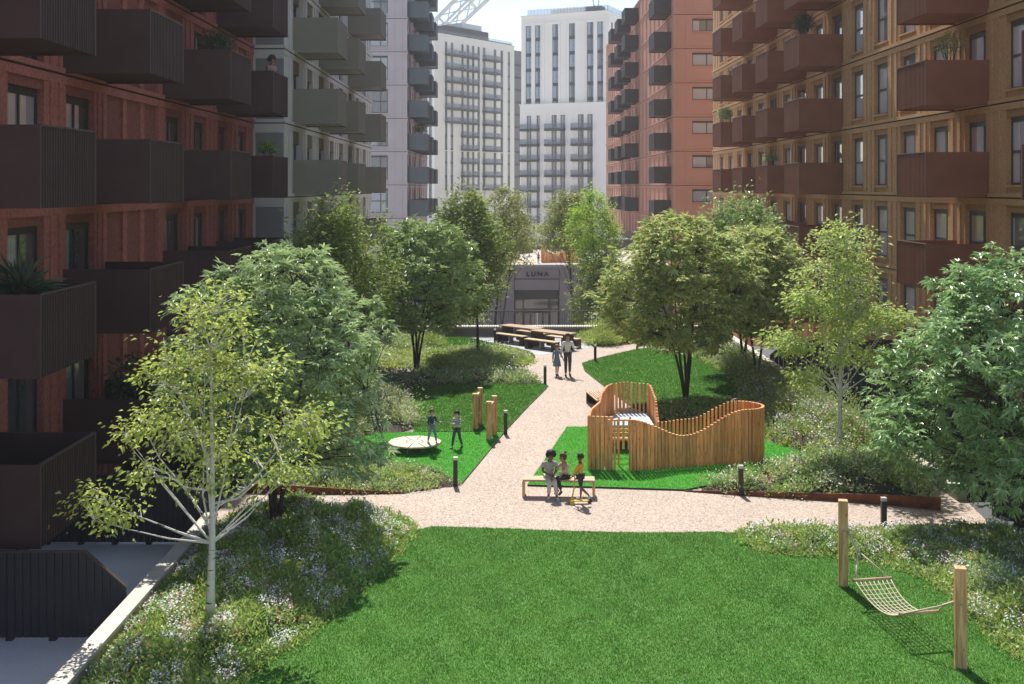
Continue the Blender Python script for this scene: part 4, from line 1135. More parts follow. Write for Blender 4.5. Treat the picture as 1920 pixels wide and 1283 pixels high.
# distinct shrubs
for lab, px, py, r, h, mk, n in (
        ('silver-blue rounded shrub at the rusted edging under the big silvery tree', 615, 908, .42, .5, 'l_blue', 900),
        ('bushy dark green shrub between the silver-blue shrub and the bright turf', 655, 900, .62, .8, 'l_dark', 1500),
        ('fresh green shrub with upright shoots beside the dark green shrub', 590, 890, .55, .75, 'l_green', 1200),
        ('cream variegated shrub at the corner of the shaded lawn', 735, 795, .85, .95, 'l_pale', 2600),
        ('grey-green shrub between the cream shrub and the silvery tree', 690, 765, .8, .9, 'l_blue', 1900),
        ('dark shrub beside the trunks of the many-stemmed tree', 830, 700, .6, .8, 'l_dark', 1100),
        ('dark rounded bush on the mound by the parapet', 800, 652, .95, .75, 'l_dark', 1700),
        ('grey bush on the mound beside the pale wall end', 752, 658, .8, .8, 'l_grey', 1300),
        ('pale feathery shrub beside the curved strip of grass', 972, 676, .5, .35, 'l_pale', 1100),
        ('light green clumped shrub under the slim dark-trunked tree', 905, 668, .8, .4, 'l_grey', 1500),
        ('dark green bush at the edge of the grey picnic paving', 1130, 648, .9, .75, 'l_dark', 1500),
        ('dark evergreen bush at the foot of the bronze tree', 1262, 775, .6, .5, 'l_dark', 1100),
        ('silvery bush at the edge of the upper lawn under the bronze trees', 1375, 690, .8, .85, 'l_grey', 1600),
        ('yellow-green bush at the corner of the upper lawn by a thin trunk', 1440, 735, .95, .7, 'l_yel', 1900),
        ('pale grey bush on mulch behind the upper lawn', 1255, 654, .7, .6, 'l_grey', 900),
        ('leafy green bush by the end of the rusted edging', 1690, 915, .7, .75, 'l_green', 1700),
        ('pink-tinged bush behind the rusted edging at the birch trunk', 1610, 905, .75, .65, 'l_grey', 1700),
        ('dark leafy bush beyond the end of the play fence', 1465, 800, .75, .75, 'l_dark', 1500),
        ('white-flowering bush in the shade beyond the play fence', 1520, 770, .8, .75, 'l_blue', 1500),
        ('grey bush beside the hammock post in the meadow planting', 1870, 1120, .6, .5, 'l_grey', 1500),
        ('low dark bush between the hammock post and the picture edge', 1905, 1175, .55, .5, 'l_dark', 1300)):
    x, y = g(px, py)
    shrub(lab, max(min(x, 12), -6.2), y, r, h, mk, n=n, flower='f_white' if 'flower' in lab or 'cream' in lab else ('f_pink' if 'pink' in lab else None))


for lab, x, y, r, h, mk, n in (
        ('tall dark green shrub against the pale wall, just behind the slim birch', 10.2, 33.0, .8, 1.1, 'l_dark', 2000),
        ('leafy green shrub leaning over the pale wall beside the large glossy tree', 10.15, 30.0, .85, 1.0, 'l_green', 2000),
        ('grey-green shrub spilling over the pale wall past the slim birch', 10.2, 35.3, .85, 1.05, 'l_grey', 2000),
        ('dark shrub on the pale wall between the grey-green and the yellow-green shrubs', 10.2, 37.6, .8, 1.1, 'l_dark', 1800),
        ('yellow-green shrub on the pale wall near the bronze tree on a thin trunk', 10.2, 40.2, .85, 1.0, 'l_yel', 1800),
        ('deep green shrub in the shade under the bronze tree on a thin trunk', 9.3, 37.2, .8, .9, 'l_dark', 1600)):
    shrub(lab, x, y, r, h, mk, n=n, z=.15)


def edging(pts, label, tops, t=.025):
    e = empty('steel_edging', (pts[0][0], pts[0][1], 0)); tag(e, label, 'edging')
    mb = MB()
    for i in range(len(pts) - 1):
        a, b = Vector((*pts[i], 0)), Vector((*pts[i + 1], 0)); n = (b - a).cross(Vector((0, 0, 1))).normalized() * t
        mb.add([a - Vector((0, 0, .05)), b - Vector((0, 0, .05)), b - n - Vector((0, 0, .05)), a - n - Vector((0, 0, .05)), a + Vector((0, 0, tops[i])), b + Vector((0, 0, tops[i + 1])), b - n + Vector((0, 0, tops[i + 1])), a - n + Vector((0, 0, tops[i]))],
               [(0, 3, 2, 1), (4, 5, 6, 7), (0, 1, 5, 4), (1, 2, 6, 5), (2, 3, 7, 6), (3, 0, 4, 7)])
    mb.obj('plate', M['corten'], e, -Vector(e.location))


edging([g(1283, 922), g(1400, 930), g(1600, 942), g(1764, 957)], 'rusted steel edging rising along the shrubs to the wall end', [.03, .1, .2, .3])
edging([(-6.35, 27.9), g(560, 927), g(661, 927), g(759, 926)], 'rusted steel edging along the mulch under the silvery tree', [.24, .2, .12, .04])
edging([g(1156, 648.5), g(1200, 642), g(1240, 633)], 'rusted steel edging wedge beside the far pebbled ramp', [.1, .25, .38])
edging([g(861, 694), g(920, 691), g(984, 688)], 'low rusted steel edging below the slim tree by the picnic tables', [.14, .1, .03])

# ------------------------------------------------------------------ furniture
bo = empty('bollard'); tag(bo, 'x', 'bollard', 'dark metal bollard lights along the paths')
MB().box(-.055, .055, -.055, .055, -.1, .66).obj('post', M['bollard'], bo, bevel=.006)
MB().box(-.05, .05, -.05, .05, .66, .71).obj('lens', M['bollard_top'], bo)
MB().box(-.057, .057, -.057, .057, .71, .735).obj('cap', M['bollard_top'], bo, bevel=.004)  # cap kept pale: sunlight on the top is put into its colour
btree = [(c, []) for c in kids(bo)]
first = True
for px, py, lab in ((854, 912, 'bollard light at the mulch corner where bright turf meets the path'), (948, 815, 'bollard light beside the timber play panels'), (1022, 721, 'bollard light at the tip of the shrubs behind the shaded lawn'),
                    (928, 646, 'bollard light beside the picnic benches'), (1116, 679, 'bollard light on the tip of the upper lawn'), (1389, 929, 'bollard light against the rusted edging by the play fence'), (1657, 996, 'bollard light in the meadow planting behind the hammock')):
    x, y = g(px, py)
    if first: bo.location = (x, y, 0); bo['label'] = lab; first = False
    else: copy_thing(bo, (x, y, 0), 0, lab, btree)

# long bench with the seated pair
be = empty('bench', (1.29, 27.65, 0), R(-3)); tag(be, 'low pale timber bench beside the path with two people sitting on it', 'bench')
mb = MB()
for i in range(4): mb.box(-.87, .87, -.2 + i * .101, -.2 + i * .101 + .096, .38, .43)
mb.obj('seat', M['oak_flat'], be, bevel=.005)
for s in (-1, 1):
    MB().box(s * .85 - .03, s * .85 + .03, -.19, .19, 0, .379).obj('leg', M['oak'], be, bevel=.005)

# slatted bench behind the play structure
sb = empty('slatted_bench', (3.2, 38.65, 0), R(-82)); tag(sb, 'slatted timber bench with dark box frame behind the play structure', 'bench')
mb = MB()
for i in range(7): mb.box(-.85, .85, -.3 + i * .088, -.3 + i * .088 + .06, .38, .42)
mb.obj('seat', M['oak_flat'], sb)
for s in (-.82, .82): MB().box(s - .03, s + .03, -.29, .29, 0, .379).obj('leg', M['bollard'], sb)
mb = MB()
for i in range(7): mb.box(-.79, .79, -.29 + i * .088, -.27 + i * .088, .05, .09)
mb.obj('lower_rack', M['bollard'], sb)

# picnic tables and benches
UA = -44.0
ux, uy = math.cos(R(UA)), math.sin(R(UA)); vx, vy = -uy, ux
for i, (tx, ty, lab) in enumerate(((.78, 55.0, 'brown picnic table with solid dark ends, farther from the walking man'), (2.2, 53.0, 'brown picnic table with solid dark ends just behind the walking man'))):
    t = empty('picnic_table', (tx, ty, 0), R(UA)); tag(t, lab, 'table', 'picnic tables on the grey paving')
    mb = MB()
    for q in range(5): mb.box(-1.15, 1.15, -.4 + q * .162, -.4 + q * .162 + .155, .72, .77)
    mb.obj('tabletop', M['table_top'], t)
    for s in (-.95, .95): MB().box(s - .04, s + .04, -.34, .34, 0, .719).obj('leg', M['brown_panel'], t)
    for s, w in ((-1, 'path side'), (1, 'parapet side')):
        b = empty('picnic_bench', (tx + vx * s * .76, ty + vy * s * .76, 0), R(UA))
        tag(b, 'brown picnic bench on the %s of the %s table' % ('lawn' if s < 0 else 'parapet', 'farther' if i == 0 else 'nearer'), 'bench', 'picnic benches on the grey paving')
        mb = MB()
        for q in range(3): mb.box(-.95, .95, -.19 + q * .128, -.19 + q * .128 + .122, .4, .445)
        mb.obj('seat', M['oak_flat'], b)
        for k in (-.82, .82): MB().box(k - .11, k + .11, -.18, .18, 0, .399).obj('leg', M['brown_panel'], b)
        MB().box(-.05, .05, -.12, .12, 0, .399).obj('leg', M['grey_metal'], b)

# timber play panels
for (xa, ya, za), (xb, yb, zb), lab in (((-.94, 35.05, 1.14), (-.8, 35.75, 1.2), 'pair of pale timber posts with grooved panel, standing farther back'), ((-.49, 33.55, 1.18), (-.34, 34.25, 1.22), 'pair of pale timber posts with plain panel, beside the path')):
    p = empty('timber_play_frame', (xa, ya, 0)); tag(p, lab, 'play panel', 'timber play panels on the grass')
    for x, y, z in ((xa, ya, za), (xb, yb, zb)): MB().box(x - xa - .08, x - xa + .08, y - ya - .08, y - ya + .08, 0, z).obj('post', M['oak'], p, bevel=.012)
    mb = MB(); a, b = Vector((xa, ya, 0)), Vector((xb, yb, 0)); d = (b - a).normalized(); n = Vector((d.y, -d.x, 0))
    pa, pb = a + d * .083, b - d * .083
    mb.slab([(0, .42), ((pb - pa).length, .48), ((pb - pa).length, 1.1), (0, 1.04)], pa - a - n * .03, d, (0, 0, 1), n * .06)
    if 'grooved' in lab:
        for q in range(6): mb.slab([(.06, .52 + q * .08), ((pb - pa).length - .06, .54 + q * .08), ((pb - pa).length - .06, .57 + q * .08), (.06, .55 + q * .08)], pa - a + n * .031, d, (0, 0, 1), n * .012, 1)
    mb.obj('panel', [M['oak'], M['balc_dark_edge']], p)

# round spinning platform
pl = empty('round_platform', (-2.57, 32.2, 0)); tag(pl, 'low ten-sided pale timber platform on a red foot with a boy on it', 'play platform')
mb = MB(); N_ = 10; r1 = .76
for k in range(N_):
    a0 = 2 * math.pi * k / N_ + .16; a1 = a0 + 2 * math.pi / N_; e_ = .022
    P = [(math.cos(a0 + e_ * 1.9) * .25, math.sin(a0 + e_ * 1.9) * .25), (math.cos(a0 + e_) * r1, math.sin(a0 + e_) * r1), (math.cos(a1 - e_) * r1, math.sin(a1 - e_) * r1), (math.cos(a1 - e_ * 1.9) * .25, math.sin(a1 - e_ * 1.9) * .25)]
    mb.prism(P, .255, .3)
mb.prism([(math.cos(2 * math.pi * k / 10 + .16) * .23, math.sin(2 * math.pi * k / 10 + .16) * .23) for k in range(10)], .255, .298)
mb.obj('deck', M['platform_wood'], pl, bevel=.004)
mb = MB()
for k in range(5): a = math.pi * k / 5 + .16; mb.bar((-math.cos(a) * .73, -math.sin(a) * .73, .232), (math.cos(a) * .73, math.sin(a) * .73, .232), .05, .04)
mb.obj('frame', M['balc_dark_edge'], pl)
MB().tube([(0, 0, 0), (0, 0, .05), (0, 0, .06), (0, 0, .21)], [.2, .2, .09, .09], 16).obj('foot', M['rust_red'], pl)

# hammock
for (x, y, h), lab in (((6.31, 21.27, 1.65), 'square timber hammock post by the meadow flowers, farther from the camera'), ((7.06, 17.66, 1.6), 'knotty square timber hammock post in the lawn, closer to the camera')):
    p = empty('hammock_post', (x, y, 0), R(-12)); tag(p, lab, 'post', 'timber hammock posts')
    MB().box(-.085, .085, -.085, .085, -.1, h).obj('post', M['oak'], p, bevel=.012)
    MB().tube([(0, -.1, h - .55), (0, .1, h - .55)], .02, 8).obj('bolt', M['grey_metal'], p)
hm = empty('hammock', (6.68, 19.4, .35)); tag(hm, 'cream rope net hammock with wooden spreader bars slung between posts', 'hammock')
a = Vector((6.36, 21.15, 1.1)); b = Vector((7.03, 17.78, 1.02)); ax = (b - a); ax.z = 0; ax.normalize(); pr = Vector((-ax.y, ax.x, 0))
if pr.x < 0: pr = -pr
c1 = Vector((6.55, 20.3, .5)); c2 = Vector((6.76, 18.55, .56)); O = -Vector(hm.location)
for c in (c1, c2): MB().tube([O + c - pr * .37, O + c + pr * .37], .028, 10).obj('spreader_bar', M['oak_flat'], hm)
mb = MB()


def net(u, v):      # u across, v along
    c = c1.lerp(c2, v); s = 4 * v * (1 - v)
    return O + c + pr * (u * (.34 - .03 * s)) - Vector((0, 0, .24 * s - .02 * (u * u) * s))


for i in range(9): mb.tube([net(-1 + i * .25, v / 14) for v in range(15)], .0115 if i in (0, 8) else .009, 5)
for j in range(1, 15): mb.tube([net(-1 + i * .25, j / 15) for i in range(9)], .008, 5)
mb.obj('net', M['rope'], hm)
mb = MB()
k1 = a.lerp(c1, .42); k2 = b.lerp(c2, .35)
for p_, k_, c_ in ((a, k1, c1), (b, k2, c2)):
    mb = MB().tube([O + p_, O + k_], .024, 6)
    for s in (-.33, .33): mb.tube([O + k_, O + c_ + pr * s], .016, 6)
    mb.obj('rope', M['rope'], hm)


# ------------------------------------------------------------------ slatted play structure
def slat_run(mb, pts, spacing, w, d, zb=0.0, skip=None, mi=0):
    """slats along a plan line; every point carries the height at that place"""
    P = [Vector((p[0], p[1], 0)) for p in pts]; hs = [p[2] for p in pts]
    ln = [0]
    for i in range(1, len(P)): ln.append(ln[-1] + (P[i] - P[i - 1]).length)
    n = int(ln[-1] / spacing)
    for q in range(n + 1):
        s = ln[-1] * q / n
        i = max(k for k in range(len(ln)) if ln[k] <= s + 1e-9); i = min(i, len(P) - 2)
        u = (s - ln[i]) / max(ln[i + 1] - ln[i], 1e-9); p = P[i].lerp(P[i + 1], u); h = hs[i] + (hs[i + 1] - hs[i]) * (u * u * (3 - 2 * u))
        t = (P[i + 1] - P[i]).normalized(); nn = Vector((t.y, -t.x, 0))
        z0 = zb(s) if callable(zb) else zb
        mb.add([p - t * w / 2 - nn * d / 2 + Vector((0, 0, z0)), p + t * w / 2 - nn * d / 2 + Vector((0, 0, z0)), p + t * w / 2 + nn * d / 2 + Vector((0, 0, z0)), p - t * w / 2 + nn * d / 2 + Vector((0, 0, z0)),
                p - t * w / 2 - nn * d / 2 + Vector((0, 0, h)), p + t * w / 2 - nn * d / 2 + Vector((0, 0, h)), p + t * w / 2 + nn * d / 2 + Vector((0, 0, h)), p - t * w / 2 + nn * d / 2 + Vector((0, 0, h))],
               [(0, 3, 2, 1), (4, 5, 6, 7), (0, 1, 5, 4), (1, 2, 6, 5), (2, 3, 7, 6), (3, 0, 4, 7)], mi)


ps = empty('play_structure', (4.4, 31, 0)); tag(ps, 'wavy larch slat play structure looping round a small blue-floored tower', 'play structure')
O = -Vector(ps.location)


def curve(px0, px1, n, fy, fh): return [(px0 + (px1 - px0) * i / n, fy(i / n), fh(i / n)) for i in range(n + 1)]


def wave(u, a, mid, b, c=.5):
    if u < c: v = u / c; return a + (mid - a) * (v * v * (3 - 2 * v))
    v = (u - c) / (1 - c); return mid + (b - mid) * (v * v * (3 - 2 * v))


mb = MB()
front = curve(3.28, 6.46, 30, lambda u: 29.85 + .85 * u, lambda u: wave(u, 1.4, .9, 1.5, .47))
turn = [(6.46 + .62 * math.sin(a), 31.32 - .62 * math.cos(a) - .0, 1.5) for a in [math.pi * i / 10 for i in range(1, 10)]]
slat_run(mb, [(x, y, h) for x, y, h in front] + turn + [(6.46, 31.94, 1.5)], .1, .073, .07)
rear = curve(6.46, 4.3, 24, lambda u: 31.94 + .1 * u, lambda u: wave(u, 1.5, .98, .88, .62))
slat_run(mb, rear, .107, .055, .06)
slat_run(mb, [(2.2, 30.0, 1.46), (2.78, 29.95, 1.46)], .1, .083, .06)
slat_run(mb, [(2.2, 30.0, 1.46), (2.32, 30.9, 1.46), (2.62, 31.9, 1.46)], .1, .07, .06)
slat_run(mb, [(2.62, 31.9, 1.4), (2.78, 32.9, 1.55), (3.02, 33.7, 1.62), (3.2, 33.95, 1.64)], .1, .083, .06)
slat_run(mb, [(3.2, 33.95, 1.64), (3.6, 34.1, 1.66), (4.25, 34.0, 1.62)], .115, .055, .06)
slat_run(mb, [(4.3, 33.9, 1.6), (4.34, 33.0, 1.4), (4.3, 32.05, .9)], .1, .083, .06)
slat_run(mb, [(2.95, 29.9, 1.4), (3.24, 29.86, 1.4)], .1, .06, .05, zb=.62)
me = mb.mesh('slat_screen', M['larch']); me.transform(Matrix.Translation(O)); obj('slat_screen', me, ps)
for x in (2.72, 2.86):
    m_ = MB().box(x - .025, x + .025, 29.82, 29.88, 0, 1.4).mesh('door_post', M['oak']); m_.transform(Matrix.Translation(O)); obj('door_post', m_, ps)
mb = MB().prism([(2.75, 32.2), (4.2, 32.2), (4.2, 33.85), (3.3, 33.8), (2.95, 33.3)], .7, .76); me = mb.mesh('platform', M['blue_floor']); me.transform(Matrix.Translation(O)); obj('platform', me, ps)
mb = MB().add([(3.55, 32.2, .76), (4.2, 32.2, .76), (4.2, 31.2, .12), (3.55, 31.2, .12), (3.55, 32.2, .72), (4.2, 32.2, .72), (4.2, 31.2, .08), (3.55, 31.2, .08)], [(0, 3, 2, 1), (4, 5, 6, 7), (0, 1, 5, 4), (1, 2, 6, 5), (2, 3, 7, 6), (3, 0, 4, 7)])
me = mb.mesh('slide', M['blue_floor']); me.transform(Matrix.Translation(O)); obj('slide', me, ps)
mb = MB()
for z in (.75, 1.0, 1.25): mb.box(2.65, 3.35, 30.35, 30.4, z, z + .05)
for x in (2.65, 3.0, 3.31): mb.box(x, x + .05, 30.4, 30.45, 0, 1.36)
for y in (31.0, 31.6): mb.box(2.75, 4.1, y, y + .05, .62, .68)
me = mb.mesh('ladder', M['oak']); me.transform(Matrix.Translation(O)); obj('ladder', me, ps)
mb = MB()
for i in range(len(front) - 1):
    p, q = front[i], front[i + 1]
    for z in (.12, .62): mb.bar((p[0], p[1] + .05, z), (q[0], q[1] + .05, z), .04, .06)
me = mb.mesh('back_rail', M['larch']); me.transform(Matrix.Translation(O)); obj('back_rail', me, ps)

fp = empty('play_fence', (4.6, 109, .31)); tag(fp, 'small wavy timber play fence on the terrace above the LUNA lettering', 'play structure')
mb = MB(); O = -Vector(fp.location)
mb2 = MB()
slat_run(mb2, curve(3.45, 6.9, 36, lambda u: 108.2 + .4 * u, lambda u: .31 + 1.35 - .55 * math.sin(u * math.pi * 1.15 + .2) ** 2), .11, .1, .08, zb=.31)
slat_run(mb2, [(3.45, 108.2, 1.62), (3.45, 110.5, 1.66)], .11, .1, .08, zb=.31)
slat_run(mb2, curve(3.45, 6.9, 30, lambda u: 110.5, lambda u: .31 + 1.35 - .4 * math.sin(u * math.pi * 1.15 + .2) ** 2), .13, .07, .08, zb=.31)
me = mb2.mesh('slat_screen', M['larch']); me.transform(Matrix.Translation(O)); obj('slat_screen', me, fp)
for x, y, w, lab in ((2.2, 108.2, 1.3, 'yellow play mat on the terrace above the lettering'),):
    o = MB().box(-w, w, -1, 1, 0, .03).obj('play_mat', M['yellow'], None, (x - .6, y + 1, .311)); tag(o, lab, 'mat')
tb_ = empty('planter', (2.5, 125, .31)); tag(tb_, 'dark square planter on the far terrace in front of the grey wall', 'planter')
MB().box(-.5, .5, -.4, .4, 0, .8).obj('box', M['brown_panel'], tb_)
hd = empty('hedge', (6.8, 150, 1.5)); tag(hd, 'clipped dark hedge at the foot of the white tower', 'hedge')
nn = 2600; P = np.column_stack([rng.uniform(-2.6, 2.6, nn), rng.uniform(-.6, .6, nn), rng.uniform(0, .95, nn)])
V, F = leaf_geo(P, unit(rng.normal(0, 1, (nn, 3)) + [0, -.3, .5]), .16 * np.ones(nn), .1 * np.ones(nn)); obj('foliage', np_mesh('foliage', V, F, M['l_dark']), hd)

# scooter
st = empty('scooter', (1.75, 26.95, 0), R(4)); tag(st, 'yellow kick scooter under the boy in the mustard top', 'scooter')
MB().prism([(-.13, -.05), (.2, -.06), (.25, 0), (.2, .06), (-.13, .05), (-.18, 0)], .06, .085).obj('deck', M['yellow'], st, bevel=.006)
MB().tube([(-.15, 0, .07), (-.17, 0, .16), (-.13, 0, .36), (-.11, 0, .62)], [.02, .018, .016, .015], 8).obj('stem', M['yellow'], st)
MB().tube([(-.11, -.15, .62), (-.11, .15, .62)], .014, 8).obj('handlebar', M['black'], st)
for x, y in ((-.18, -.09), (-.18, .09), (.24, 0)):
    w = MB().tube([(x, y - .015, .055), (x, y + .015, .055)], .055, 14).obj('wheel', M['yellow'] if x < 0 else M['black'], st)
MB().tube([(-.18, -.09, .055), (-.18, .09, .055)], .012, 6).obj('axle', M['grey_metal'], st)


# potted plants on balconies
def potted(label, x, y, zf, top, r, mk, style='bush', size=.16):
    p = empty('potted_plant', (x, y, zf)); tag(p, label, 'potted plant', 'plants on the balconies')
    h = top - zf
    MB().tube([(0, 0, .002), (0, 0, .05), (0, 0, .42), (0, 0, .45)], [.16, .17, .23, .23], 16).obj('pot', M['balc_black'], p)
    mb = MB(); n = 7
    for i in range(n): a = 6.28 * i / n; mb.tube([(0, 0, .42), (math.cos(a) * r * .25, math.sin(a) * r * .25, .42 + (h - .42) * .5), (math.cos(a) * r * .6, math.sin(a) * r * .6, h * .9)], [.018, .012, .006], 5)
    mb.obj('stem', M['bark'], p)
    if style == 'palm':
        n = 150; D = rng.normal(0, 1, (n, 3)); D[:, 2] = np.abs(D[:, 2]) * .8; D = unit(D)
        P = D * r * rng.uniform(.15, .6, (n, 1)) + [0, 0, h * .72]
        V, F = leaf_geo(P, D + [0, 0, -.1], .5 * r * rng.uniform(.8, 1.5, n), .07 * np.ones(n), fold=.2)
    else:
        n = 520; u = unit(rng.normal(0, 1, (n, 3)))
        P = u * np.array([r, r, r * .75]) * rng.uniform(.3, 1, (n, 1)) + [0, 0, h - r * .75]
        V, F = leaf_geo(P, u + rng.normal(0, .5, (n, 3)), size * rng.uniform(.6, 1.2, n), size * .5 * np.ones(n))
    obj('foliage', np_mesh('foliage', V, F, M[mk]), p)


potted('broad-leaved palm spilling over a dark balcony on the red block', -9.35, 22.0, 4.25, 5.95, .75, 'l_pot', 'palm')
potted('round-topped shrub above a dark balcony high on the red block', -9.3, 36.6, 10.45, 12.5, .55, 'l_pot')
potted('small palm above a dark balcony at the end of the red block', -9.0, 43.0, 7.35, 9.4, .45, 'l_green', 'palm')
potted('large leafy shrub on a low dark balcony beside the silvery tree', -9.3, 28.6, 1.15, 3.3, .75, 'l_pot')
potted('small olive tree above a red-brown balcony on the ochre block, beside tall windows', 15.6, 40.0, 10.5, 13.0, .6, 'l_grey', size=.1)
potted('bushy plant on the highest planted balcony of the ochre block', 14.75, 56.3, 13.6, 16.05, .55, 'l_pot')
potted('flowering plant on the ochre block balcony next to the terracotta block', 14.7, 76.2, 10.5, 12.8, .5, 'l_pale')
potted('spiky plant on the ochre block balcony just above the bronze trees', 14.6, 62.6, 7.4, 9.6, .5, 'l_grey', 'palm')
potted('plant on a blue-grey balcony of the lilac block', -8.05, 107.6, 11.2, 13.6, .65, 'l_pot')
# ------------------------------------------------------------------ trees
make_tree('young birch with white trunk and yellow-green leaves in the wildflower bed', (-4.93, 18.95, .2), 5.95, (-4.85, 18.9, 2.55, 1.12, 1.1), 'l_birch', 115, 22, .105, .6, bark='bark_white', trunk_r=.08, sigma=.17,
          profile='oval', limbs=10, fill=.6, low_limbs=.24, upright=.6, lump=.35, droop=.25, gap=.45, lobes=[(-6.5, 18.7, 2.25, .5, 20), (-6.15, 19.3, 3.45, .45, 16), (-3.4, 18.8, 3.5, .55, 24), (-3.75, 19.2, 2.8, .4, 12), (-5.85, 18.4, 2.95, .3, 7), (-5.6, 18.8, 4.5, .4, 14), (-4.1, 18.9, 4.4, .4, 15)])
make_tree('big dense tree with silvery palm-shaped leaves behind the yellow-green birch', (-4.97, 24.5, .2), 6.15, (-4.85, 24.6, 1.5, 2.3, 2.2), 'l_maple', 900, 8, .21, .26, style='palm', stems=4, trunk_r=.06, sigma=.1, profile='dome', limbs=22, fill=.24, droop=.1, lump=.26, gap=.5)
make_tree('multi-stemmed round green tree behind the shaded lawn', (-3.6, 45.8, .2), 6.15, (-3.3, 45.8, 1.9, 2.2, 2.2), 'l_mid', 560, 7, .29, .28, style='palm', stems=5, trunk_r=.06, sigma=.12, profile='oval', limbs=22, fill=.32, droop=.1, gap=.5, lump=.3)
make_tree('slim-trunked tall dark green tree with golden tips by the picnic tables', (-1.24, 50.9, .2), 7.0, (-1.75, 50.9, 1.6, 1.6, 1.6), 'l_dark', 520, 26, .19, .5, stems=1, trunk_r=.07, sigma=.17, profile='column', limbs=20, fill=.36, twig=.35, low_limbs=.3, gap=.5, lump=.35)
make_tree('dark tree with upright golden-tipped shoots between silvery and round trees', (-5.75, 40.0, .2), 6.3, (-5.95, 40, 2.4, 2.0, 1.9), 'l_dark', 420, 26, .18, .5, stems=2, trunk_r=.07, sigma=.14, profile='dome', limbs=24, fill=.4, twig=.5, gap=.4, lump=.35)
make_tree('open olive-green tree rising behind the dark tree with golden tips', (-1.2, 76, -6.5), 7.45, (.2, 76, 2.6, 1.9, 1.8), 'l_olive', 260, 22, .22, .45, trunk_r=.14, sigma=.22, profile='dome', limbs=24, fill=.5, lump=.4, gap=.35)
make_tree('thin olive tree in front of the white tower base', (-.7, 90, -6.5), 5.4, (1.0, 90, 2.3, 1.3, 1.2), 'l_olive', 130, 18, .22, .45, trunk_r=.12, sigma=.25, profile='dome', limbs=18, fill=.5, lump=.4, gap=.4)
make_tree('bright lime-green tree in sun beside the entrance building', (5.45, 70, -6.5), 6.95, (5.45, 70, 2.0, 1.65, 1.65), 'l_lime', 360, 24, .18, .45, trunk_r=.14, sigma=.18, profile='column', limbs=28, fill=.42, twig=.3, gap=.45, lump=.3)
make_tree('dark olive tree behind the bright lime-green tree', (4.9, 82, -6.5), 7.2, (4.5, 82, 2.9, 1.9, 1.8), 'l_olive', 320, 26, .2, .5, trunk_r=.14, sigma=.22, profile='dome', limbs=22, fill=.42, gap=.5, lump=.3)
make_tree('spreading multi-stemmed tree with bronze-tipped leaves on the upper lawn', (6.26, 39.6, .1), 6.45, (6.05, 39.7, 1.95, 2.6, 2.6), 'l_rust', 760, 7, .27, .3, style='palm', stems=5, trunk_r=.06, sigma=.12, profile='oval', limbs=24, fill=.32, droop=.1, gap=.5, lump=.2)
make_tree('bronze-leaved tree on a thin dark trunk in the yellow-green planting', (9.55, 43.4, .2), 5.9, (9.5, 43.4, 1.9, 2.1, 2.1), 'l_rust', 480, 7, .27, .3, style='palm', stems=2, trunk_r=.06, sigma=.12, profile='oval', limbs=18, fill=.32, droop=.1, gap=.5, lump=.3)
make_tree('tall dark tree with pale curled tips against the ochre block', (9.9, 47.5, .1), 6.35, (9.9, 47.5, 2.4, 2.1, 2.0), 'l_mid', 420, 26, .19, .5, stems=2, trunk_r=.07, sigma=.14, profile='dome', limbs=24, fill=.4, twig=.45, gap=.42, lump=.35)
make_tree('slim pale-trunked birch with grey-green leaves behind the rusted edging', (9.0, 30.8, .2), 6.5, (9.05, 30.8, 2.7, 1.15, 1.15), 'l_birch2', 210, 26, .125, .55, bark='bark_white', trunk_r=.085, sigma=.18, profile='oval', limbs=11, fill=.55, low_limbs=.27, upright=.65, droop=.2, lump=.35, gap=.45,
          lobes=[(7.6, 30.6, 3.4, .55, 30), (10.5, 31, 3.9, .55, 30), (8.0, 30.4, 2.5, .35, 14), (8.2, 30.9, 4.5, .45, 20), (10.1, 30.6, 2.9, .4, 16)])
make_tree('large glossy tree with palm-shaped leaves at the end of the pebbled path', (10.95, 24.3, .1), 6.0, (11.1, 24.1, 1.2, 2.9, 2.8), 'l_glossy', 1100, 9, .2, .3, style='palm', stems=4, trunk_r=.07, sigma=.13, profile='dome', limbs=24, fill=.28, droop=.15, gap=.5, lump=.3)
make_tree('dense dark green tree standing below the bright lime-green tree', (5.75, 67, -6.5), 3.7, (5.7, 67, -1.2, 1.75, 1.7), 'l_dark', 380, 26, .18, .5, trunk_r=.12, sigma=.2, profile='column', limbs=20, fill=.36, gap=.55)
for x, y, top, r, mk, lab in ((-6.8, 67, 1.0, 2.0, 'l_green', 'low street tree showing over the parapet below the lilac block'), (-2.6, 66.5, .9, 1.9, 'l_grey', 'pale street tree showing over the parapet by the slim dark tree'),
                              (6.0, 63.5, 1.1, 1.5, 'l_maple', 'silvery street tree showing over the railing beside the entrance'), (-10.5, 70, 2.4, 2.4, 'l_dark', 'dark street tree at the end of the grey block')):
    make_tree(lab, (x, y, -6.5), top, (x, y, -4.0, r, r), mk, 210, 20, .2, .5, trunk_r=.1, sigma=.3, profile='dome', limbs=14, fill=.4)


# ------------------------------------------------------------------ people
SK = {}


def skin_mesh(name, pts, edges, radii, mat_, parent, root=0, sub=1):
    me = bpy.data.meshes.new(name); me.from_pydata([tuple(p) for p in pts], edges, []); me.materials.append(mat_)
    o = obj(name, me, parent)
    md = o.modifiers.new('skin', 'SKIN'); md.use_smooth_shade = True; md.branch_smoothing = .6
    if not me.skin_vertices: return o
    d = me.skin_vertices[0].data
    for i, r in enumerate(radii):
        d[i].radius = r if isinstance(r, tuple) else (r, r)
        d[i].use_root = (i == root)
    s = o.modifiers.new('sub', 'SUBSURF'); s.levels = sub; s.render_levels = sub
    return o


_pm = {}


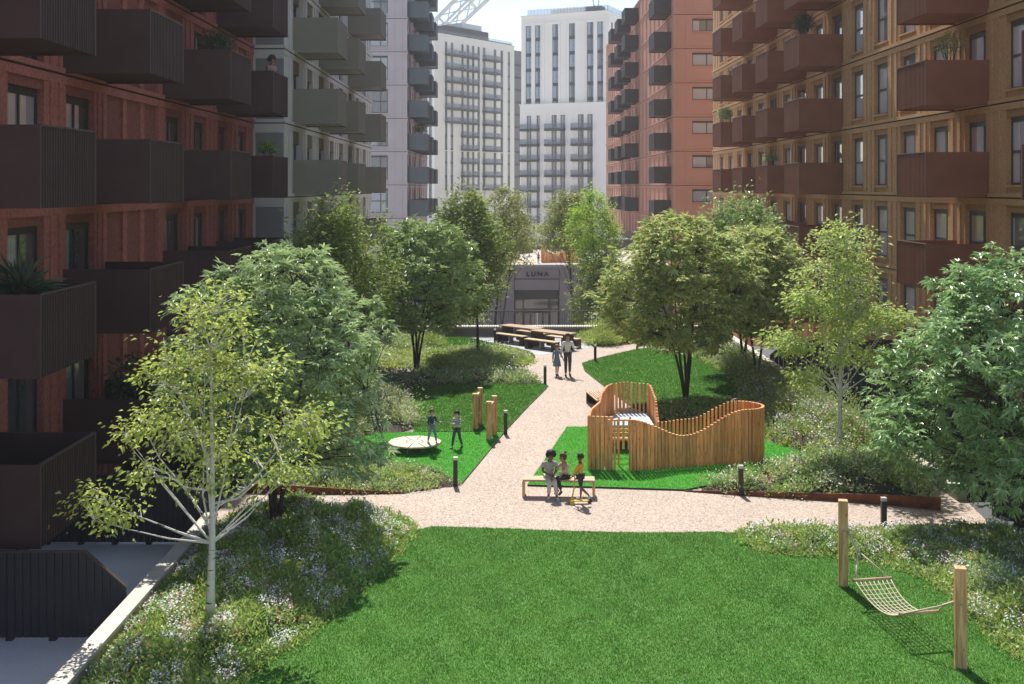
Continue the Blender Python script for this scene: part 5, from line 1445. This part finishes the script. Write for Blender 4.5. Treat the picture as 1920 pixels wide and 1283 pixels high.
def pmat(col, rough=.8, **k):
    key = tuple(round(c, 3) for c in col) + tuple(sorted(k))
    if key not in _pm: _pm[key] = mat('cloth', col, rough, noise2=(9, .08), **k)
    return _pm[key]


def person(label, loc, face, Hh, pose=None, skin=(.35, .18, .12), hair=(.02, .015, .012), top=(.6, .6, .6), legs=(.05, .06, .08), shoes=(.1, .1, .1), sleeve='short', trousers='long', hairstyle='short', kid=True, dress=None, stripes=None):
    s = Hh / 1.7
    root = empty('person', loc, R(face)); tag(root, label, 'person')
    J = dict(pelvis=(0, 0, .93), spine=(0, .01, 1.12), chest=(0, .01, 1.32), neck=(0, 0, 1.46), jaw=(0, -.02, 1.54), head=(0, -.01, 1.62), crown=(0, .0, 1.67))
    for sd, n in ((-1, 'R'), (1, 'L')):      # R is at -x
        J.update({'sh' + n: (sd * .17, .01, 1.39), 'el' + n: (sd * .22, .03, 1.13), 'wr' + n: (sd * .24, -.03, .9), 'hip' + n: (sd * .085, 0, .9), 'kn' + n: (sd * .095, -.02, .5), 'an' + n: (sd * .1, .02, .09), 'toe' + n: (sd * .11, -.15, .03)})
    if pose: J.update(pose)
    J = {k: Vector(v) * s for k, v in J.items()}
    hk = 1.42 if kid else 1.15
    SM = mat('skin', skin, .55, spec=.4) if ('s', skin) not in _pm else _pm[('s', skin)]; _pm[('s', skin)] = SM
    # one continuous body, fingers included
    names = ['pelvis', 'spine', 'chest', 'neck', 'jaw', 'head', 'crown']
    pts = [J[n] for n in names]; rad = [(.12 * s, .1 * s), (.115 * s, .085 * s), (.14 * s, .1 * s), .052 * s, (.068 * s * hk, .078 * s * hk), (.08 * s * hk, .095 * s * hk), (.06 * s * hk, .07 * s * hk)]
    ed = [(i, i + 1) for i in range(6)]

    def add(p, r, par): pts.append(p); rad.append(r); ed.append((par, len(pts) - 1)); return len(pts) - 1
    for n in 'RL':
        a = add(J['sh' + n], .055 * s, 2); b = add(J['el' + n], .042 * s, a); c = add(J['wr' + n], .028 * s, b)
        d = (J['wr' + n] - J['el' + n]).normalized(); up = Vector((0, -1, 0)) if abs(d.y) < .8 else Vector((0, 0, 1)); sdv = d.cross(up).normalized()
        pm = add(J['wr' + n] + d * .05 * s, (.036 * s, .02 * s), c); cur = (up - d * up.dot(d)).normalized()
        for k in range(4):
            o_ = (k - 1.5) * .019 * s; ln = (.075, .085, .08, .062)[k] * s
            f1 = add(J['wr' + n] + d * .09 * s + sdv * o_, .0085 * s, pm); f2 = add(pts[f1] + d * ln * .55 + cur * .012 * s, .008 * s, f1); add(pts[f2] + d * ln * .35 + cur * .03 * s, .006 * s, f2)
        t1 = add(J['wr' + n] + d * .035 * s + sdv * .042 * s * (1 if n == 'R' else -1) + cur * .012 * s, .01 * s, pm); add(pts[t1] + d * .035 * s + cur * .02 * s, .008 * s, t1)
        a = add(J['hip' + n], .085 * s, 0); b = add(J['kn' + n], .056 * s, a); m1 = add(J['kn' + n].lerp(J['an' + n], .35), .055 * s, b); c = add(J['an' + n], .036 * s, m1); add(J['toe' + n], .03 * s, c)
    skin_mesh('body', pts, ed, rad, SM, root)
    f = (J['jaw'] - J['neck']); fw = Vector((J['head'].x - J['crown'].x, J['head'].y - J['crown'].y - .04 * s, 0)).normalized(); sid = Vector((-fw.y, fw.x, 0)); hr = .09 * s * hk
    hc = J['head']
    face_ = MB()
    nz = hc + fw * hr * 1.02 - Vector((0, 0, .012 * s)); face_.tube([nz + Vector((0, 0, .03 * s)) - fw * .01 * s, nz + fw * .014 * s, nz - Vector((0, 0, .012 * s))], [.008 * s, .014 * s, .01 * s], 6)
    for k in (-1, 1): e = hc + sid * k * hr * .92; face_.tube([e + Vector((0, 0, .025 * s)), e + sid * k * .012 * s, e - Vector((0, 0, .03 * s))], [.008 * s, .014 * s, .007 * s], 6)
    face_.obj('nose_and_ears', SM, root)
    ey = MB()
    for k in (-1, 1): p = hc + fw * hr * .96 + sid * k * .033 * s + Vector((0, 0, .012 * s)); ey.tube([p - sid * .012 * s, p + sid * .012 * s], .0075 * s, 6)
    ey.obj('eyes', M['black'], root)
    p = hc + fw * hr * .9 - Vector((0, 0, .055 * s)); MB().tube([p - sid * .022 * s, p + fw * .006 * s, p + sid * .022 * s], .007 * s, 6).obj('mouth', pmat((skin[0] * .8, skin[1] * .45, skin[2] * .45)), root)
    # hair
    HM = pmat(hair, .7)
    bm = bmesh.new(); bmesh.ops.create_icosphere(bm, subdivisions=3, radius=1)
    big = {'short': 1.08, 'afro': 1.5, 'bun': 1.1, 'long': 1.15}[hairstyle]
    bc = J['head'] + Vector((0, 0, .022 * s)) - fw * .012 * s
    for v in bm.verts:
        c = v.co.copy(); n = 1 + .07 * math.sin(9 * c.x + 5 * c.z) * math.sin(8 * c.y + 3) + (.1 * math.sin(23 * c.x + 11 * c.y) * math.sin(19 * c.z + 2) if hairstyle == 'afro' else 0)
        q = c * n; w = hr * big
        d = q.dot(fw)
        z = q.z
        lowest = -.75 if hairstyle in ('long', 'bun') else -.45
        if d > .35: lowest = .25 if hairstyle != 'afro' else .05
        z = max(z, lowest)
        flat = 1.0 if not (d > .5 and z < .45) else .86
        v.co = bc + Vector((q.x * w * flat, q.y * w * flat, z * w * 1.08))
    if hairstyle == 'bun': bmesh.ops.create_icosphere(bm, subdivisions=2, radius=.05 * s, matrix=Matrix.Translation(bc + Vector((0, 0, hr * 1.1)) - fw * hr * .8))
    me = bpy.data.meshes.new('hair'); bm.to_mesh(me); bm.free(); me.materials.append(HM); me.polygons.foreach_set('use_smooth', [True] * len(me.polygons)); obj('hair', me, root)
    # clothes
    TM = stripes or pmat(top)
    P = [J['pelvis'] + Vector((0, 0, .0 * s)), J['spine'], J['chest'], J['neck'].lerp(J['chest'], .38)]; rr = [(.145 * s, .125 * s), (.138 * s, .11 * s), (.17 * s, .13 * s), (.085 * s, .085 * s)]; E = [(0, 1), (1, 2), (2, 3)]
    for n in 'RL':
        P.append(J['sh' + n]); rr.append(.083 * s); E.append((2, len(P) - 1))
        if sleeve == 'short': P.append(J['sh' + n].lerp(J['el' + n], .62)); rr.append(.07 * s); E.append((len(P) - 2, len(P) - 1))
        else:
            P.append(J['el' + n]); rr.append(.056 * s); E.append((len(P) - 2, len(P) - 1))
            P.append(J['el' + n].lerp(J['wr' + n], .88)); rr.append(.043 * s); E.append((len(P) - 2, len(P) - 1))
    skin_mesh('shirt', P, E, rr, TM, root)
    if dress:
        w = J['spine']; q = MB(); q.tube([w + Vector((0, 0, .05 * s)), w - Vector((0, 0, .1 * s)), w - Vector((0, 0, .32 * s)), w - Vector((0, 0, .56 * s))], [.13 * s, .15 * s, .2 * s, .235 * s], 18, cap=False); q.obj('skirt', pmat(dress), root)
    else:
        LM = pmat(legs)
        P = [J['pelvis']]; rr = [(.138 * s, .118 * s)]; E = []
        for n in 'RL':
            P.append(J['hip' + n]); rr.append(.1 * s); E.append((0, len(P) - 1))
            P.append(J['kn' + n]); rr.append(.074 * s); E.append((len(P) - 2, len(P) - 1))
            if trousers == 'long': P.append(J['kn' + n].lerp(J['an' + n], .9)); rr.append(.056 * s); E.append((len(P) - 2, len(P) - 1))
        skin_mesh('trousers', P, E, rr, LM, root)
    for n in 'RL':
        a, t = J['an' + n], J['toe' + n]; d = (t - a); d.z = 0; d = d.normalized() if d.length > 1e-6 else Vector((0, -1, 0))
        q = MB(); zz = min(t.z, a.z - .05 * s)
        q.tube([a - d * .055 * s + Vector((0, 0, -.03 * s)), a + Vector((0, 0, -.035 * s)), a.lerp(t, .6) + Vector((0, 0, -.01 * s)), t + Vector((0, 0, .006 * s)), t + d * .035 * s], [.032 * s, .048 * s, .045 * s, .042 * s, .022 * s], 8)
        q.obj('shoe', pmat(shoes), root)
    return root


dk, md, lt = (.2, .1, .065), (.34, .18, .115), (.58, .36, .28)
person('curly-haired woman in grey patterned T-shirt and pale trousers sitting on bench', (1.06, 27.68, -.16), 4, 1.42,
       dict(pelvis=(0, .0, .72), spine=(0, .0, .9), chest=(0, -.03, 1.1), neck=(.01, -.07, 1.24), jaw=(.04, -.12, 1.3), head=(.045, -.12, 1.38), crown=(.03, -.09, 1.43), shR=(-.17, -.03, 1.17), shL=(.17, -.03, 1.17), elR=(-.2, -.12, .92), wrR=(-.02, -.26, .86), elL=(.21, -.1, .93), wrL=(.1, -.25, .86),
            hipR=(-.08, 0, .7), hipL=(.09, 0, .7), knR=(-.03, -.4, .67), knL=(.12, -.38, .68), anR=(-.06, -.38, .28), anL=(.17, -.5, .27), toeR=(-.08, -.52, .23), toeL=(.19, -.63, .22)),
       dk, top=(.42, .39, .37), legs=(.62, .56, .5), shoes=(.6, .55, .5), hairstyle='afro', kid=False)
person('girl in pink top and dark leggings sitting beside the curly-haired woman', (1.42, 27.62, 0), -52, 1.18,
       dict(pelvis=(0, .05, .68), spine=(0, .05, .86), chest=(0, .02, 1.06), neck=(0, -.01, 1.2), jaw=(0, -.06, 1.27), head=(0, -.06, 1.36), crown=(0, -.04, 1.41), shR=(-.15, .0, 1.13), shL=(.15, .02, 1.13), elR=(-.17, -.16, .97), wrR=(-.1, -.34, .96), elL=(.18, -.12, .92), wrL=(.08, -.32, .88),
            hipR=(-.08, .05, .66), hipL=(.08, .05, .66), knR=(-.06, -.33, .66), knL=(.08, -.33, .68), anR=(.0, -.3, .26), anL=(.16, -.28, .24), toeR=(.02, -.43, .16), toeL=(.2, -.4, .15)),
       md, hair=(.09, .045, .02), top=(.6, .35, .33), legs=(.035, .04, .03), shoes=(.12, .06, .04), sleeve='long', hairstyle='bun')
person('boy in mustard top and navy shorts riding the yellow scooter', (1.77, 26.95, .085), -115, 1.07,
       dict(elR=(-.2, -.12, 1.12), wrR=(-.14, -.27, .9), elL=(.2, -.12, 1.12), wrL=(.14, -.27, .9), knR=(-.08, .0, .5), anR=(-.04, .0, .09), toeR=(-.04, -.15, .03), knL=(.1, .06, .5), anL=(.11, .4, .24), toeL=(.11, .34, .1), hipL=(.085, .01, .9)),
       dk, top=(.6, .33, .06), legs=(.03, .035, .06), shoes=(.5, .5, .5), sleeve='long', trousers='short')
person('boy in navy jacket and blue jeans standing on the round platform', (-2.07, 31.95, .3), 38, .93,
       dict(elR=(-.2, .05, 1.12), wrR=(-.2, -.06, .92), elL=(.24, -.06, 1.14), wrL=(.3, -.3, 1.12), knR=(-.1, .08, .5), anR=(-.12, .18, .09), toeR=(-.14, .03, .03), knL=(.1, -.16, .5), anL=(.14, -.2, .09), toeL=(.15, -.36, .03)),
       lt, hair=(.12, .07, .035), top=(.035, .05, .12), legs=(.13, .22, .36), shoes=(.55, .55, .55), sleeve='long')
sm = bpy.data.materials.new('striped_cloth'); sm.use_nodes = True
_n = sm.node_tree.nodes; _l = sm.node_tree.links; _p = _n['Principled BSDF']; _g = _n.new('ShaderNodeTexCoord'); _s = _n.new('ShaderNodeSeparateXYZ'); _l.new(_g.outputs['Object'], _s.inputs[0])
_m = _n.new('ShaderNodeMath'); _m.operation = 'MULTIPLY'; _m.inputs[1].default_value = 18; _l.new(_s.outputs['Z'], _m.inputs[0]); _f = _n.new('ShaderNodeMath'); _f.operation = 'FRACT'; _l.new(_m.outputs[0], _f.inputs[0])
_t = _n.new('ShaderNodeMath'); _t.operation = 'GREATER_THAN'; _t.inputs[1].default_value = .68; _l.new(_f.outputs[0], _t.inputs[0])
_x = _n.new('ShaderNodeMixRGB'); _x.inputs['Color1'].default_value = (.6, .62, .63, 1); _x.inputs['Color2'].default_value = (.1, .14, .16, 1); _l.new(_t.outputs[0], _x.inputs['Fac']); _l.new(_x.outputs[0], _p.inputs['Base Color']); _p.inputs['Roughness'].default_value = .8
person('dark-haired boy in striped jumper walking on the bright turf', (-1.39, 32.5, .03), -30, 1.04,
       dict(elR=(-.22, -.1, 1.14), wrR=(.05, -.2, 1.2), elL=(.22, -.1, 1.14), wrL=(-.05, -.22, 1.17), knR=(-.09, -.18, .5), anR=(-.1, -.26, .09), toeR=(-.11, -.42, .05), knL=(.1, .1, .5), anL=(.12, .28, .1), toeL=(.13, .13, .03)),
       lt, hair=(.012, .01, .009), legs=(.06, .085, .1), shoes=(.02, .03, .07), sleeve='long', stripes=sm)
person('girl in denim-blue dress walking hand in hand with the man', (2.04, 45.15, 0), 8, 1.2,
       dict(elL=(.24, .0, 1.16), wrL=(.33, -.02, .98), knR=(-.07, -.1, .5), anR=(-.06, -.06, .12), toeR=(-.06, -.2, .05), knL=(.07, .0, .5), anL=(.06, .12, .11), toeL=(.06, -.02, .03)),
       lt, hair=(.2, .12, .06), top=(.17, .25, .36), dress=(.17, .25, .36), shoes=(.04, .04, .04), sleeve='long', hairstyle='long')
person('bearded man in white shirt and dark trousers walking on the path', (2.46, 45.07, 0), 4, 1.66,
       dict(elR=(-.24, .02, 1.14), wrR=(-.26, -.02, .93), elL=(.26, .02, 1.14), wrL=(.36, -.2, 1.2), knR=(-.09, -.1, .5), anR=(-.09, -.08, .09), toeR=(-.1, -.24, .04), knL=(.09, .02, .5), anL=(.1, .14, .1), toeL=(.11, 0, .03)),
       lt, hair=(.05, .03, .02), top=(.86, .87, .88), legs=(.07, .072, .08), shoes=(.05, .04, .035), kid=False, sleeve='long')
person('woman with dark curly hair standing on a dark balcony of the red block', (-8.75, 42.6, 10.45), 60, 1.9, None, md, top=(.45, .28, .22), hairstyle='afro', kid=False)
person('person in white top standing on a red-brown balcony of the ochre block', (14.72, 56.4, 10.49), -40, 1.75, None, lt, top=(.6, .6, .6), kid=False)
person('small child at the corner of the far play fence on the terrace', (3.1, 107.4, .31), 20, 1.0, None, md, top=(.4, .12, .08), legs=(.06, .05, .05))
person('child in red top behind the far wavy play fence', (4.1, 122, .31), 0, 1.3, None, lt, top=(.45, .1, .07))
person('child in dark top behind the far wavy play fence', (5.3, 122, .31), 10, 1.15, None, lt, top=(.05, .06, .09))
person('person in red on the upper terrace at the foot of the white tower', (5.35, 141, 1.5), 0, 1.3, None, lt, top=(.5, .12, .08), legs=(.35, .1, .08), kid=False)
person('person in dark blue on the upper terrace near the glass balustrade', (3.5, 141, 1.5), 0, 1.2, None, lt, top=(.06, .08, .14), kid=False)

# ------------------------------------------------------------------ air, light, camera
hz = bpy.data.materials.new('haze'); hz.use_nodes = True; n_ = hz.node_tree.nodes; n_.clear()
o_ = n_.new('ShaderNodeOutputMaterial'); v_ = n_.new('ShaderNodeVolumePrincipled'); v_.inputs['Color'].default_value = (.93, .95, 1, 1); v_.inputs['Density'].default_value = .00045; v_.inputs['Anisotropy'].default_value = .2
hz.node_tree.links.new(v_.outputs[0], o_.inputs['Volume'])
haze = MB().box(-520, 520, -60, 530, -8.0, 120).obj('haze', hz); tag(haze, kind='stuff')

W = bpy.data.worlds.new('World'); SC.world = W; W.use_nodes = True
wn = W.node_tree; sky = wn.nodes.new('ShaderNodeTexSky'); sky.sky_type = 'NISHITA'; sky.sun_disc = False
EL, AZ = 54.0, 8.0          # sun height; degrees from straight ahead towards the red block
sky.sun_elevation = R(EL); sky.sun_rotation = R(-AZ); sky.air_density = 1.0; sky.dust_density = 0.7; sky.ozone_density = 1.0
bg = wn.nodes['Background']; bg.inputs['Strength'].default_value = .125
wn.links.new(sky.outputs[0], bg.inputs['Color'])
sl = bpy.data.lights.new('sun', 'SUN'); sl.energy = 5.0; sl.angle = R(.5); sl.color = (1, .955, .89)
so = bpy.data.objects.new('sun', sl); COL.objects.link(so)
sd = Vector((-math.sin(R(AZ)) * math.cos(R(EL)), math.cos(R(AZ)) * math.cos(R(EL)), math.sin(R(EL))))
so.rotation_euler = (-sd).to_track_quat('-Z', 'Y').to_euler(); so.location = sd * 60

cam = bpy.data.cameras.new('camera'); cam.sensor_width = 36; cam.lens = 36 * FP / 1920
cam.shift_x = (960 - CX) / 1920; cam.shift_y = -(641.5 - CY) / 1920; cam.clip_end = 3000; cam.clip_start = .1
co = bpy.data.objects.new('camera', cam); co.location = (0, 0, H); co.rotation_euler = (R(90), 0, 0); COL.objects.link(co); SC.camera = co
vs = SC.view_settings; vs.view_transform = 'Standard'; vs.look = 'None'; vs.exposure = 0.57; vs.gamma = 1.0
SC.cycles.max_bounces = 8; SC.cycles.transparent_max_bounces = 8; SC.cycles.volume_bounces = 0
